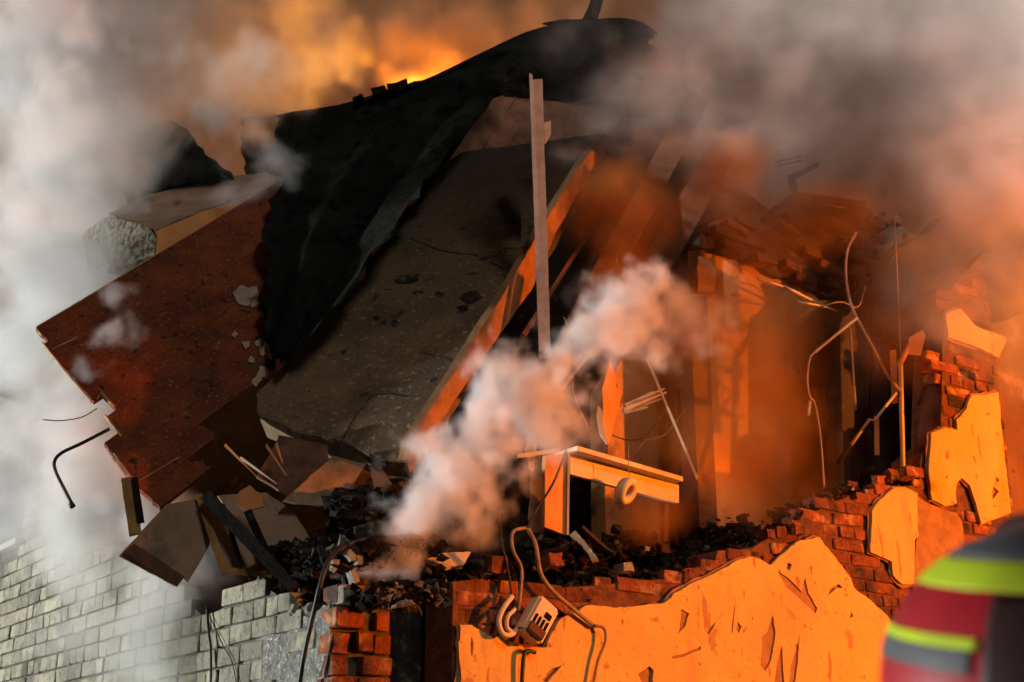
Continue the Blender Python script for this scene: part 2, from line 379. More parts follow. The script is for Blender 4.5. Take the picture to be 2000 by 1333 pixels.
# plaster sheets with broken outlines; gouges are real holes showing the brown undercoat
def pxR(l): return [szR(*p) for p in l]
P1 = [(893, 1500), (893, 1222), (915, 1222), (950, 1243), (990, 1252), (1020, 1268), (1062, 1266), (1085, 1215), (1112, 1200), (1150, 1183), (1215, 1188), (1290, 1180), (1310, 1160), (1350, 1138), (1392, 1120), (1430, 1098), (1458, 1089), (1478, 1094), (1498, 1106), (1520, 1085), (1550, 1060), (1592, 1050), (1616, 1080), (1655, 1130), (1662, 1150), (1700, 1180), (1728, 1205), (1738, 1222), (1745, 1250), (1800, 1300), (1800, 1500)]
gouges = [[(1512, 1118), (1530, 1128), (1560, 1158), (1566, 1130), (1572, 1160), (1590, 1190), (1586, 1200), (1556, 1172), (1530, 1150)],
          [(1503, 1203), (1508, 1240), (1500, 1290), (1488, 1312), (1478, 1300), (1482, 1245), (1492, 1235)],
          [(1520, 1262), (1524, 1320), (1528, 1420), (1500, 1420), (1510, 1300)],
          [(1555, 1240), (1552, 1290), (1545, 1340), (1550, 1420), (1530, 1420), (1536, 1310)],
          [(1325, 1190), (1340, 1200), (1332, 1225), (1318, 1240), (1322, 1215)],
          [(1392, 1215), (1386, 1228), (1376, 1240), (1374, 1237)],
          [(1430, 1165), (1428, 1200), (1424, 1238), (1422, 1237), (1426, 1200)],
          [(1434, 1215), (1442, 1226), (1436, 1238), (1431, 1230)],
          [(1305, 1284), (1330, 1278), (1362, 1262), (1362, 1270), (1330, 1284), (1308, 1288)],
          [(1655, 1195), (1660, 1205), (1652, 1212)], [(1640, 1150), (1628, 1150), (1610, 1165), (1616, 1150), (1632, 1142)],
          [(1092, 1300), (1082, 1312), (1062, 1335), (1052, 1330), (1066, 1312)],
          [(1262, 1302), (1270, 1310), (1268, 1330), (1280, 1345), (1250, 1340), (1240, 1318)],
          [(915, 1244), (919, 1258), (917, 1285), (914, 1280), (913, 1258)],
          [(1532, 1100), (1540, 1104), (1536, 1116), (1530, 1112)]]
pmap = lambda u, v, d: R3(u, v, -.026 + d)
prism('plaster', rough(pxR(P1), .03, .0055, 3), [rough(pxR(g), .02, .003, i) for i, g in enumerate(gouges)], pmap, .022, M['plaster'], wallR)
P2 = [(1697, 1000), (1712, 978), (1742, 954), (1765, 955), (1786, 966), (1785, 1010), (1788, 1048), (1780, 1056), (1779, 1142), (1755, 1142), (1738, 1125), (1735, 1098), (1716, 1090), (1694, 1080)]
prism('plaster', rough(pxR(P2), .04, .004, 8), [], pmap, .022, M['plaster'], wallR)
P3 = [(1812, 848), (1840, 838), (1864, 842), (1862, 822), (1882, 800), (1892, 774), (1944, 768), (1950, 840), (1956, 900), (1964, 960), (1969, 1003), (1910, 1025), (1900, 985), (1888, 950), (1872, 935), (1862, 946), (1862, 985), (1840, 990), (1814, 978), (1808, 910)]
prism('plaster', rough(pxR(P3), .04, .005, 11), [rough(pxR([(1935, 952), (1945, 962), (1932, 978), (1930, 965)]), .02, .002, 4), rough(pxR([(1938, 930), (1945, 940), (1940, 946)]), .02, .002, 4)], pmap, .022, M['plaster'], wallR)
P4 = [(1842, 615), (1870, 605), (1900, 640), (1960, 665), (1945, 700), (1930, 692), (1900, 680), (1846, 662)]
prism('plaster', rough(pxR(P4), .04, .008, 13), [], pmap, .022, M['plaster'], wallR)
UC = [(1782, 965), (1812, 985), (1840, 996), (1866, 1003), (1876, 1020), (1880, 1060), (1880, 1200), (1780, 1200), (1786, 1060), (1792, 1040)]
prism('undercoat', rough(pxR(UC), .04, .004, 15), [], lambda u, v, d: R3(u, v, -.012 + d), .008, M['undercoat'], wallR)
U1 = [(1290, 1420), (1300, 1190), (1440, 1150), (1505, 1115), (1598, 1150), (1668, 1185), (1680, 1420)]
prism('undercoat', pxR(U1), [], lambda u, v, d: R3(u, v, -.017 + d), .006, M['undercoat'], wallR)
# crumbling inner coat left standing a little beyond the finish coat
for Pl, sd in ((P1, 61), (P2, 62), (P3, 63), (P4, 64)):
    q_ = [Vector(p) for p in pxR(Pl)]; c_ = sum(q_, Vector((0, 0))) / len(q_)
    q_ = [p + (p - c_).normalized() * .014 for p in q_]
    prism('plaster_base_coat', rough(q_, .028, .007, sd), [], lambda u, v, d: R3(u, v, -.0085 + d), .008, M['undercoat'], wallR)
# bricks that show: inside the broken outline and not wholly behind plaster
def inside(p, poly):
    c = False; n = len(poly)
    for i in range(n):
        a, b = poly[i], poly[i - 1]
        if (a[1] > p[1]) != (b[1] > p[1]) and p[0] < (b[0] - a[0]) * (p[1] - a[1]) / (b[1] - a[1]) + a[0]: c = not c
    return c
POL = [pxR(P1), pxR(P2), pxR(P3), pxR(UC)]
def lay_right():
    h = .075; k = 0; z = 2.05; nb = 0
    while z < 5.2:
        r = random.Random(100 + k); s = topR[0][0] + .01 + (0, .13, .065)[k % 3] * .9
        first = True
        while s < SR1 - .02:
            L = (.12 if (k % 5 == 4) or r.random() < .12 else .25)
            if first and k % 2: L = .12
            first = False
            L = min(L, SR1 - s)
            cs, cz = s + L / 2, z + h / 2
            corners = [(s, z), (s + L, z), (s, z + h), (s + L, z + h), (cs, cz)]
            hid = any(all(inside(c, P) for c in corners) for P in POL)
            ok = inR(cs, z + h * .7 + r.uniform(-.03, .03)) and not hid and z > 2.0
            if ok and L > .05 and nb < 300 and cz > 2.15:
                sc_ = r.uniform(.93, 1.0)
                place('brick', BM_['red_brick'][r.randrange(6)], R3(cs + r.uniform(-.004, .004), cz + r.gauss(0, .0025), .052 + abs(r.gauss(0, .012))), (DR + Vector((0, 0, r.gauss(0, .018)))).normalized() * (L - .003) * sc_, DL * .105, Vector((0, 0, (h - .008) * r.uniform(.9, 1.02))), wallR, r.uniform(-.06, .06))
                nb += 1
            s += L + .009
        z += h; k += 1
    return nb
NBR = lay_right()
# wall's far edge: reveal and next stretch of wall, standing back
M['next_wall_shaded'] = mat('next_wall_shaded', (.24, .105, .045), (.16, .07, .03), 3, bump=.4, bump_scale=15, spots=[((.5, .28, .13), 2.2, .58, .1), ((.1, .05, .025), 6, .66, .08)])  # wall darkened in its colour to look shaded
jam = prism('return_wall', rough([(SR1 + .004, 0), (SR1 + 3.5, 0), (SR1 + 3.5, 5.2), (SR1 + .7, 5.0), (SR1 + .004, 4.75)], .15, .03, 3), [], lambda u, v, d: R3(u, v, .16 + d), .22, M['next_wall_shaded'])
tag(jam, 'plastered wall with shade put into its brown, standing back beyond the right edge of the bright plaster', 'wall')

# dark slot between the corner and the plastered wall
slot = prism('dark_recess_wall', rough([(.28, 0), (.70, 0), (.70, 2.93), (.60, 2.95), (.5, 2.9), (.4, 2.93), (.28, 2.88)], .06, .012, 2), [], lambda u, v, d: R3(u, v, .30 + d), .1, M['soot'])
tag(slot, 'near-black wall set back in the slot left of the plaster', 'wall')

# ---- remains of the room behind
fz = 2.55
V = [R3(.32, fz, .42), R3(6, fz, .42), R3(6, fz, 4.2), R3(.32, fz, 4.2)]
obj('floor', V + [v - Vector((0, 0, .2)) for v in V], [[0, 1, 2, 3], [4, 5, 6, 7], [0, 1, 5, 4], [1, 2, 6, 5], [2, 3, 7, 6], [3, 0, 4, 7]], M['char_wall'], kind='structure')
D1 = 1.05
bw = [szR(*p, D1) for p in ((1366, 1040), (1366, 492), (1430, 505), (1520, 540), (1600, 572), (1668, 600), (1760, 640))]
bw = [(bw[0][0], fz + .005)] + bw[1:] + [(bw[-1][0] + .9, bw[-1][1]), (bw[-1][0] + .9, fz + .005)]
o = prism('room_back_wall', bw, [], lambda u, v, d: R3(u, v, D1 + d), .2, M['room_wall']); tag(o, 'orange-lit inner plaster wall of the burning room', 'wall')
s0, z0 = szR(1366, 500, D1)
o = prism('door_jamb', [(s0 - .16, fz + .01), (s0 - .004, fz + .01), (s0 - .004, z0 + .02), (s0 - .16, z0 - .02)], [], lambda u, v, d: R3(u, v, D1 - .06 + d), .25, M['brown_board']); tag(o, 'dark brown upright at the left edge of the inner wall', 'jamb')
pw = [szR(*p, 1.4) for p in ((1180, 1000), (1180, 760), (1215, 700), (1330, 690))]
pw = [(pw[0][0], fz + .01)] + rough(pw[1:], .1, .03, 3, False) + [(s0 - .1, 4.4), (s0 - .1, fz + .01)]
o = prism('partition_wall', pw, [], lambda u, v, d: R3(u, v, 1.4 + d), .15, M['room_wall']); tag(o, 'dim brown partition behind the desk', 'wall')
# charred back of the house
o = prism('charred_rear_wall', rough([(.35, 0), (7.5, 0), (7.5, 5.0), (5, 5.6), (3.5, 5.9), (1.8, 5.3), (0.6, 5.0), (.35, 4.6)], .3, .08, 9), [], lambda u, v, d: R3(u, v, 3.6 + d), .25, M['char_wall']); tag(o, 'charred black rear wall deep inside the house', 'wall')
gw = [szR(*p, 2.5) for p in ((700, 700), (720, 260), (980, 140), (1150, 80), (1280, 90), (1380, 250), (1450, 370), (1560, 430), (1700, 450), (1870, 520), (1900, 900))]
o = prism('dark_backing_gable', [(gw[0][0], fz + .01)] + rough(gw[1:], .12, .04, 12, False) + [(gw[-1][0], fz + .01)], [], lambda u, v, d: R3(u, v, 2.5 + d), .2, M['char_wall']); tag(o, 'dark gable added as backing behind the slab and rafters', 'wall')  # gable added to keep the area behind the slab dark
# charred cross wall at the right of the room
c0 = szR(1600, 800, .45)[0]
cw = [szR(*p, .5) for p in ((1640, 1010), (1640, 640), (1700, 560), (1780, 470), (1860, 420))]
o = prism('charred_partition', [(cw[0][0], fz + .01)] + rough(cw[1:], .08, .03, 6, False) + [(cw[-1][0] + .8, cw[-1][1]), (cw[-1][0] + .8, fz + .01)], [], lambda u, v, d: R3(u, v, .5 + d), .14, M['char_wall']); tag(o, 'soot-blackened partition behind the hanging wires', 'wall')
# broken upper masonry above the room
up = empty('upper_brick_wall', PR(1560, 560, D1), 'ragged charred brickwork above the burning room, half lost in smoke', 'wall')
ub = [(1350, 485), (1440, 500), (1600, 565), (1690, 605), (1790, 640), (1830, 560), (1800, 470), (1740, 410), (1640, 420), (1560, 380), (1500, 440), (1430, 410), (1380, 450)]
UB = [szR(*p, D1 - .08) for p in ub]
prism('wall_core', rough(UB, .08, .025, 5), [], lambda u, v, d: R3(u, v, D1 - .06 + d), .25, M['char_wall'], up)
n = 0; zmin = min(p[1] for p in UB); zmax = max(p[1] for p in UB); smin = min(p[0] for p in UB); smax = max(p[0] for p in UB); k = 0; z = zmin
while z < zmax:
    r = random.Random(k + 40); s = smin + (.13 if k % 2 else 0)
    while s < smax:
        if inside((s + .125, z + .037), UB) and r.random() < .62:
            tl = r.gauss(0, .12)
            place('brick', BM_['dark_brick'][r.randrange(6)], R3(s + .125 + r.uniform(-.03, .03), z + .037 + r.uniform(-.02, .02), D1 - .06 + r.uniform(-.06, .02)), (DR + Vector((0, 0, tl))).normalized() * .24 * r.uniform(.55, 1), DL * .11, (Vector((0, 0, 1)) - DR * tl).normalized() * .066, up, r.uniform(-.2, .2)); n += 1
        s += .26
    z += .075; k += 1

# ------------------------------------------------------------------ the collapsed storey
# big tilted concrete slab
slabP = Plane3(at(790, 895, 7.0), at(505, 785, 7.55), at(1060, 380, 8.3))
slab = empty('concrete_slab', at(650, 860, 7.1), 'big tilted brown concrete floor slab, cracked, with an orange-lit right edge', 'slab')
so = [slabP.px(*p) for p in ((792, 897), (745, 900), (690, 872), (640, 858), (575, 842), (505, 812), (500, 770), (545, 725), (575, 690), (590, 655), (700, 520), (770, 440), (850, 345), (880, 300), (1110, 270), (1182, 262), (1110, 385), (1040, 500), (1000, 552))]
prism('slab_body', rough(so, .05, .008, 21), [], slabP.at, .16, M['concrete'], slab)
# cracks: thin dark crevices standing as real chipped lips
def crack(pts, wd, pl, parent, d=-.003):
    q = rough([pl.px(*p) for p in pts], .02, .006, int(pts[0][0]), False); V = []; Fc = []
    for i, p in enumerate(q):
        t = (q[min(i + 1, len(q) - 1)] - q[max(i - 1, 0)]).normalized(); nn = Vector((-t.y, t.x))
        ww = wd * (.35 + .65 * math.sin(math.pi * (i + .5) / len(q))) * random.uniform(.6, 1.3)
        for sgn in (-1, 1): V.append(pl.at(*(p + nn * ww * sgn), d)); 
        for sgn in (-1, 1): V.append(pl.at(*(p + nn * ww * sgn), d + .012))
    for i in range(len(q) - 1):
        a = i * 4; b = a + 4
        Fc += [[a, a + 1, b + 1, b], [a + 2, a + 3, b + 3, b + 2], [a, a + 2, b + 2, b], [a + 1, a + 3, b + 3, b + 1]]
    obj('crack', V, Fc, M['soot'], parent)
for pts, wd in (([(662, 875), (690, 820), (725, 775), (765, 770), (800, 776)], .004), ([(800, 466), (860, 490), (930, 500), (975, 520), (1000, 538)], .004), ([(960, 505), (990, 485), (1030, 484)], .003), ([(820, 690), (870, 700), (890, 712)], .0025)):
    crack(pts, wd, slabP, slab)
for (x, y, a_, b_) in ((795, 548, 26, 9), (815, 572, 14, 5), (920, 582, 20, 16), (905, 602, 12, 7), (860, 574, 10, 6), (770, 632, 9, 7), (735, 622, 7, 4)):
    q = [slabP.px(x + a_ * math.cos(t) * random.uniform(.6, 1.2), y + b_ * math.sin(t) * random.uniform(.6, 1.2)) for t in np.linspace(0, 2 * math.pi, 9)[:-1]]
    prism('chipped_hole', q, [], lambda u, v, d: slabP.at(u, v, d - .003), .012, M['soot'], slab)
# rib along the slab's right edge; orange light put into its colour
e0, e1, e2 = at(812, 890, 6.98), at(1020, 550, 7.65), at(1190, 268, 8.3)
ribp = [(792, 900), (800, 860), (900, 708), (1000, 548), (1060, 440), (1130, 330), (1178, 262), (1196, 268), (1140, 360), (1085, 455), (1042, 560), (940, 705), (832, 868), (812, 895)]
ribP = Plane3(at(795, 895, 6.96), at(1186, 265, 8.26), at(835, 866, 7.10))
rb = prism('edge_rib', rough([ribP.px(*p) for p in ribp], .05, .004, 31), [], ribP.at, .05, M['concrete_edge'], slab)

# red painted floorboards, torn off and hanging
flP = Plane3(at(70, 640, 7.6), at(305, 498, 8.1), at(312, 990, 7.1))
deck = empty('painted_floor_deck', at(320, 985, 6.75), 'torn-off hanging deck of red-brown painted floorboards with stepped ends', 'floor deck')
A = flP.px(70, 640); B = flP.px(305, 498); du = (B - A).normalized(); dv = Vector((-du.y, du.x))
if dv.dot(flP.px(312, 990) - A) < 0: dv = -dv
tot = (flP.px(312, 992) - A).dot(dv)
ends_px = [(70, 640), (80, 662), (100, 690), (128, 730), (160, 762), (186, 782), (200, 800), (222, 850), (216, 882), (248, 928), (280, 962), (300, 985)]
nb = 11; bwid = tot / nb
right_px = [(640, 305), (650, 345), (660, 395), (660, 445), (650, 500), (640, 560), (625, 620), (610, 680), (590, 745), (570, 800), (545, 850)]
lim = [flP.px(*p) for p in ends_px]; rim = [flP.px(*p) for p in right_px]
segs_px = [((70, 640), (86, 658)), ((78, 664), (132, 724)), ((132, 724), (184, 784)), ((200, 770), (228, 802)), ((197, 797), (240, 852)), ((216, 882), (262, 944)), ((262, 944), (318, 996))]
segs = [[((q_ - A).dot(dv), (q_ - A).dot(du)) for q_ in (flP.px(*a), flP.px(*b))] for a, b in segs_px]
def left_end(v, vm):
    best = min(segs, key=lambda sg: 0 if sg[0][0] <= vm <= sg[1][0] else min(abs(vm - sg[0][0]), abs(vm - sg[1][0])))
    (v0_, l0_), (v1_, l1_) = best; return l0_ + (l1_ - l0_) * (v - v0_) / (v1_ - v0_)
for i in range(nb):
    r = random.Random(i + 5)
    v0 = A + dv * (i * bwid); vm = (i + .5) * bwid
    la, lb = left_end(i * bwid, vm), left_end((i + 1) * bwid, vm); rgt = (rim[i] - A).dot(du)
    if i == nb - 1: rgt = (flP.px(330, 985) - A).dot(du) + .3
    if i == nb - 2: rgt = (flP.px(480, 890) - A).dot(du)
    g = .0008
    q = [v0 + du * la + dv * g, v0 + du * rgt + dv * g, v0 + du * (rgt + r.uniform(-.03, .05)) + dv * (bwid - g), v0 + du * lb + dv * (bwid - g)]
    q2 = [q[0], q[1]] + [q[1].lerp(q[2], t) + du * r.uniform(-.02, .04) for t in (.25, .5, .75)] + [q[2], q[3]] + [q[3].lerp(q[0], t) + du * r.uniform(-.005, .005) for t in (.2, .4, .6, .8)]
    lift = r.uniform(-.001, .001)
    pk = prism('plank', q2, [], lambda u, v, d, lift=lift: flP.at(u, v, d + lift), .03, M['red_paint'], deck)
    pk['label'] = 'red-brown painted floorboard'
# pale raw edge strip along the top board
tube('edge_strip', [flP.at(*flP.px(72, 640), -.005), flP.at(*flP.px(180, 576), -.006), flP.at(*flP.px(303, 500), -.005)], .005, M['bare_wood'], deck, sides=5)
for pts in ([(102, 684), (150, 660)], [(272, 940), (315, 915), (352, 893)], [(190, 780), (198, 765), (222, 795)]):
    tube('split_sliver', [flP.at(*flP.px(*p), -.004) for p in pts], .0028, M['bare_wood'], deck, sides=5)
# end-grain of the boards, raw wood
def raw_edge(pts):
    tube('raw_end', [flP.at(*flP.px(*p), .004) for p in pts], .007, M['bare_wood'], deck, sides=5)
raw_edge([(76, 648), (84, 657)]); raw_edge([(82, 668), (130, 728), (178, 780)]); raw_edge([(198, 768), (224, 795)]); raw_edge([(205, 810), (236, 852)]); raw_edge([(222, 886), (262, 942)])
# flakes of old plaster stuck to the boards
for i, (x, y, a_) in enumerate(((480, 582, 24), (496, 590, 14), (458, 657, 6), (481, 676, 9), (505, 672, 8), (519, 670, 14), (523, 650, 6), (512, 688, 12), (492, 706, 8), (514, 728, 14), (498, 748, 9), (505, 740, 8))):
    r = random.Random(i); q = [flP.px(x + a_ * math.cos(t) * r.uniform(.5, 1.2), y + a_ * math.sin(t) * r.uniform(.5, 1.3)) for t in np.linspace(0, 2 * math.pi, 10)[:-1]]
    prism('plaster_flake', q, [], lambda u, v, d: flP.at(u, v, d - .012), .008, M['flake'], deck)

# block of floor build-up behind the deck: pale rough end, side coloured orange as if lit, dusty top
blk = empty('insulated_floor_block', at(300, 480, 8.2), 'broken floor block with speckled pale end and side coloured orange as if lit, above the red deck', 'floor block')
bP = Plane3(at(306, 450, 8.25), at(306, 498, 8.23), at(520, 372, 8.75))
prism('side_face', rough([bP.px(*p) for p in ((306, 452), (306, 500), (330, 500), (560, 440), (560, 366), (500, 378), (400, 412))], .05, .003, 2), [], bP.at, .05, M['orange_tone'], blk)
tP = Plane3(at(306, 449, 8.25), at(520, 370, 8.75), at(215, 420, 8.75))
prism('dusty_top', rough([tP.px(*p) for p in ((304, 449), (400, 410), (520, 370), (575, 360), (520, 338), (430, 345), (330, 362), (262, 392), (212, 418))], .05, .01, 5), [], tP.at, .06, M['tan_board'], blk)
eP = Plane3(at(302, 450, 8.25), at(302, 500, 8.23), at(205, 425, 8.65))
prism('rough_end', rough([eP.px(*p) for p in ((303, 462), (300, 498), (262, 512), (215, 530), (170, 520), (160, 460), (205, 424), (250, 432), (290, 445))], .03, .008, 6), [], eP.at, .08, M['straw_board'], blk)

# dark roofing felt draped over the wreck
def sheet(name, rows, matl, thick, nu=40, nv=24, fold=None, parent=None, **kw):
    """rows: list of polylines [(px, py, Y)], same count; smooth loft"""
    R = [[at(*p) for p in r] for r in rows]
    R = [curve(r, max(2, nu // (len(r) - 1))) for r in R]; m = len(R[0]); cols = [curve([R[i][j] for i in range(len(R))], max(2, nv // (len(R) - 1))) for j in range(m)]
    k = len(cols[0]); V = []
    for j in range(m):
        for i in range(k):
            p = cols[j][i]; vd = (p - CAM).normalized()
            V.append(p + vd * (fold(j / (m - 1), i / (k - 1)) if fold else 0))
    rr = random.Random(m)
    tear = [rr.uniform(-.3, 1) ** 3 * .16 for _ in range(m)]
    for j in range(m):                       # torn lower hem and side edges, small creases
        for i in range(k):
            e = max(0, 1 - (k - 1 - i) / 3.0); V[j * k + i] += (cols[j][-1] - cols[j][-2]).normalized() * tear[j] * e
            if j in (0, m - 1): V[j * k + i] += Vector((rr.uniform(-1, 1) * .03, rr.uniform(-1, 1) * .03, rr.uniform(-1, 1) * .03))
            p = V[j * k + i]; V[j * k + i] = p + (p - CAM).normalized() * .012 * (math.sin(p.x * 41 + p.z * 29) * math.sin(p.z * 53 - p.x * 17) + .6 * rr.uniform(-1, 1))
    n0 = len(V); V += [v + (v - CAM).normalized() * thick for v in V]
    Fc = []
    for j in range(m - 1):
        for i in range(k - 1):
            a = j * k + i; q = [a, a + 1, a + k + 1, a + k]; Fc.append(q); Fc.append([x + n0 for x in reversed(q)])
    bd = [j * k for j in range(m)] + [(m - 1) * k + i for i in range(1, k)] + [j * k + k - 1 for j in range(m - 2, -1, -1)] + [i for i in range(k - 2, 0, -1)]
    for a, b in zip(bd, bd[1:] + bd[:1]): Fc.append([a, b, b + n0, a + n0])
    return obj(name, V, Fc, matl, parent, smooth=True, **kw)
felt = empty('roofing_felt', at(760, 300, 8.8), 'dark grey-green roofing felt draped in folds from the ridge over the slab', 'roofing felt')
wob = lambda u, v: .035 * math.sin(u * 31 + v * 4) * (.3 + v) + .03 * math.sin(u * 13 - v * 9) + .012 * math.sin(u * 57 + v * 23)
sheet('ridge_sheet', [
    [(545, 222, 9.2), (660, 205, 9.2), (745, 180, 9.15), (830, 155, 9.1), (930, 108, 9.1), (1030, 62, 9.1), (1110, 44, 9.2), (1200, 35, 9.4), (1250, 42, 9.5), (1285, 64, 9.7)],
    [(540, 300, 9.0), (640, 290, 8.95), (735, 262, 8.9), (820, 232, 8.85), (910, 190, 8.8), (1000, 150, 8.8), (1080, 130, 8.9), (1160, 110, 9.1), (1220, 95, 9.3), (1270, 82, 9.6)],
    [(545, 380, 9.1), (640, 370, 9.1), (735, 330, 9.0), (810, 290, 9.0), (890, 245, 9.0), (985, 190, 9.0), (1060, 200, 9.2), (1150, 190, 9.4), (1210, 160, 9.5), (1260, 110, 9.7)]],
    M['felt'], .012, fold=wob, parent=felt)
fold2 = lambda u, v: .08 * math.sin(u * 10.5 + .5) + .03 * math.sin(u * 26 + v * 5) + .015 * math.sin(v * 30 + u * 7)
sheet('hanging_sheet', [
    [(640, 215, 8.9), (720, 215, 8.85), (800, 205, 8.8), (880, 192, 8.75), (980, 178, 8.7)],
    [(560, 330, 8.55), (650, 330, 8.55), (730, 320, 8.5), (810, 300, 8.45), (880, 290, 8.4)],
    [(520, 430, 8.2), (590, 440, 8.2), (660, 430, 8.2), (730, 410, 8.15), (812, 388, 8.1)],
    [(525, 540, 7.85), (575, 550, 7.82), (625, 540, 7.85), (680, 525, 7.8), (738, 490, 7.8)],
    [(512, 630, 7.75), (535, 690, 7.62), (560, 705, 7.55), (588, 682, 7.5), (628, 630, 7.52)]],
    M['felt'], .012, fold=fold2, parent=felt)
# brown roof boarding seen between felt and slab
rp = empty('roof_boarding', at(980, 300, 9.0), 'reddish brown roof boarding between the felt and the pale pole', 'boarding')
rbP = Plane3(at(960, 200, 8.95), at(1180, 250, 9.25), at(840, 400, 8.75))
for i in range(6):
    f0, f1 = i / 6, (i + 1) / 6 - .006
    a, b = rbP.px(965, 185), rbP.px(1230, 215); c, d = rbP.px(820, 395), rbP.px(1090, 440)
    prism('board', rough([a.lerp(b, f0), a.lerp(b, f1), c.lerp(d, f1), c.lerp(d, f0)], .1, .004, i), [], lambda u, v, dd, i=i: rbP.at(u, v, dd + .008 * (i % 2)), .025, M['brown_board'], rp)
# rubble crest on the ridge
o = tube('ridge_post', [at(1150, 42, 9.4), at(1160, 20, 9.4), at(1172, -20, 9.4), at(1185, -70, 9.4)], .055, M['char'], sides=6, r1=.04); tag(o, 'charred black post sticking up from the roof ridge', 'post')
o = panel('ridge_flap', [(1060, 48, 9.15), (1100, 40, 9.2), (1150, 40, 9.3), (1140, 50, 9.25), (1075, 53, 9.15)], .02, M['char']); tag(o, 'thin black flap lying flat on the ridge beside the post', 'flap')
for i, (x, y, a_) in enumerate(((742, 184, 9), (778, 177, 12), (812, 174, 8), (700, 199, 6))):
    o = place('roof_lump', FRAG['char'][i % 5], at(x, y, 9.1), Vector((a_ / 90, 0, .03)), Vector((0, .15, 0)), Vector((-.002, 0, a_ / 190)), None); tag(o, ('charred lump at the left rim of the orange glow', 'largest charred lump on the roof edge, under the orange glow', 'charred lump on the roof edge, furthest right', 'smallest charred lump on the roof edge, furthest left')[i], 'debris', 'charred lumps on the roof edge')
# collapsed dark roof remains behind the left smoke
for i, (pts) in enumerate(([(268, 262, 9.6), (330, 232, 9.6), (372, 262, 9.4), (398, 300, 9.2), (455, 345, 9.0), (330, 362, 9.1), (250, 400, 9.2), (236, 360, 9.3), (262, 330, 9.4)], [(470, 230, 9.9), (560, 225, 9.7), (560, 350, 9.2), (480, 340, 9.3)])):
    o = panel('roof_sheet', pts, .03, M['felt'], step=.08, amp=.02, seed=i)
    tag(o, ('black torn roof sheet showing through a gap in the left smoke', 'black roof sheet left of the felt, behind thin smoke')[i], 'roof sheet')

# pale upright pole
pole = empty('pale_pole', at(1062, 690, 7.5), 'tall pale weathered metal pole standing upright before the slab', 'pole')
beam('shaft', at(1064, 700, 7.5), at(1049, 158, 7.5), .066, .03, M['pale_metal'], pole, seed=4, n=14, ragged=.006)
beam('side_strip', at(1056, 690, 7.485), at(1037, 146, 7.49), .02, .014, M['pale_metal'], pole, seed=9, n=14, ragged=.01)
panel('torn_tab', [(1062, 240, 7.49), (1076, 236, 7.49), (1076, 262, 7.49), (1064, 282, 7.49)], .01, M['pale_metal'], pole)
o = panel('paper_scrap', [(1079, 106, 9.0), (1086, 120, 9.0), (1080, 123, 9.0)], .004, M['cream'], amp=0); tag(o, 'tiny pale scrap on the dark felt above the pole', 'scrap')

# timbers and sticks behind the pole
def stick(pts, wd, m, label, cat='stick', name='wooden_stick', D=None, h=None, group=None, tp=1.0):
    P = [PR(x, y, D) if D is not None else at(x, y, Y) for x, y, *rest in pts for Y in [rest[0] if rest else 7.6]]
    o = beam(name, P[0], P[-1], wd, h or wd * .7, m, seed=int(pts[0][0]), ragged=wd, taper=tp); tag(o, label, cat, group); return o
stick([(1350, 215, 9.3), (1130, 640, 7.9)], .17, M['brown_board'], 'broad charred rafter slanting behind the central smoke', 'rafter', 'roof_rafter')
stick([(1440, 240, 9.5), (1215, 640, 8.3)], .2, M['brown_board'], 'second wide rafter slanting between the first rafter and the lit wall', 'rafter', 'roof_rafter')
stick([(1140, 470, 8.3), (1020, 660, 7.8)], .03, M['brown_board'], 'thin dark lath just right of the pale pole', 'lath', 'wooden_lath')
stick([(1192, 640, 7.6), (1066, 800, 7.4)], .02, M['cream'], 'straight pale stick leaning out of the central smoke')
stick([(1266, 706, 7.7), (1362, 935, 7.75)], .014, M['cream'], 'long thin pale stick leaning before the lit inner wall')
o = panel('splinter', [(1168, 792, 7.5), (1174, 800, 7.5), (1186, 868, 7.5), (1172, 850, 7.5), (1165, 812, 7.5)], .015, M['cream'], amp=0); tag(o, 'sharp bright wedge-shaped splinter above the desk', 'splinter')
o = panel('brown_offcut', [(1192, 700, 7.65), (1215, 770, 7.75), (1190, 868, 7.6), (1180, 850, 7.6), (1176, 760, 7.6)], .01, M['orange_tone'], amp=.003); tag(o, 'hanging torn brown panel strip beside the bright splinter', 'panel')
lath = empty('splintered_laths', PR(1250, 800, .5), 'bunch of orange-lit splintered laths fanned above the desk', 'laths')
for i, (a, b, c, d) in enumerate(((1215, 802, 1298, 768), (1222, 792, 1296, 760), (1240, 785, 1275, 765), (1220, 806, 1262, 796), (1230, 800, 1290, 780))):
    beam('lath', PR(a, b, .5 + .02 * i), PR(c, d, .45 + .01 * i), .022, .008, M['cream'], lath, seed=i, ragged=.015, n=3, taper=.5)
# grey wall strip and frame debris left of desk
o = panel('grey_strip', [(1036, 890, 7.5), (1068, 885, 7.5), (1064, 1040, 7.4), (1030, 1040, 7.4)], .03, M['tan_board']); tag(o, 'dim grey upright board left of the orange desk side', 'board')

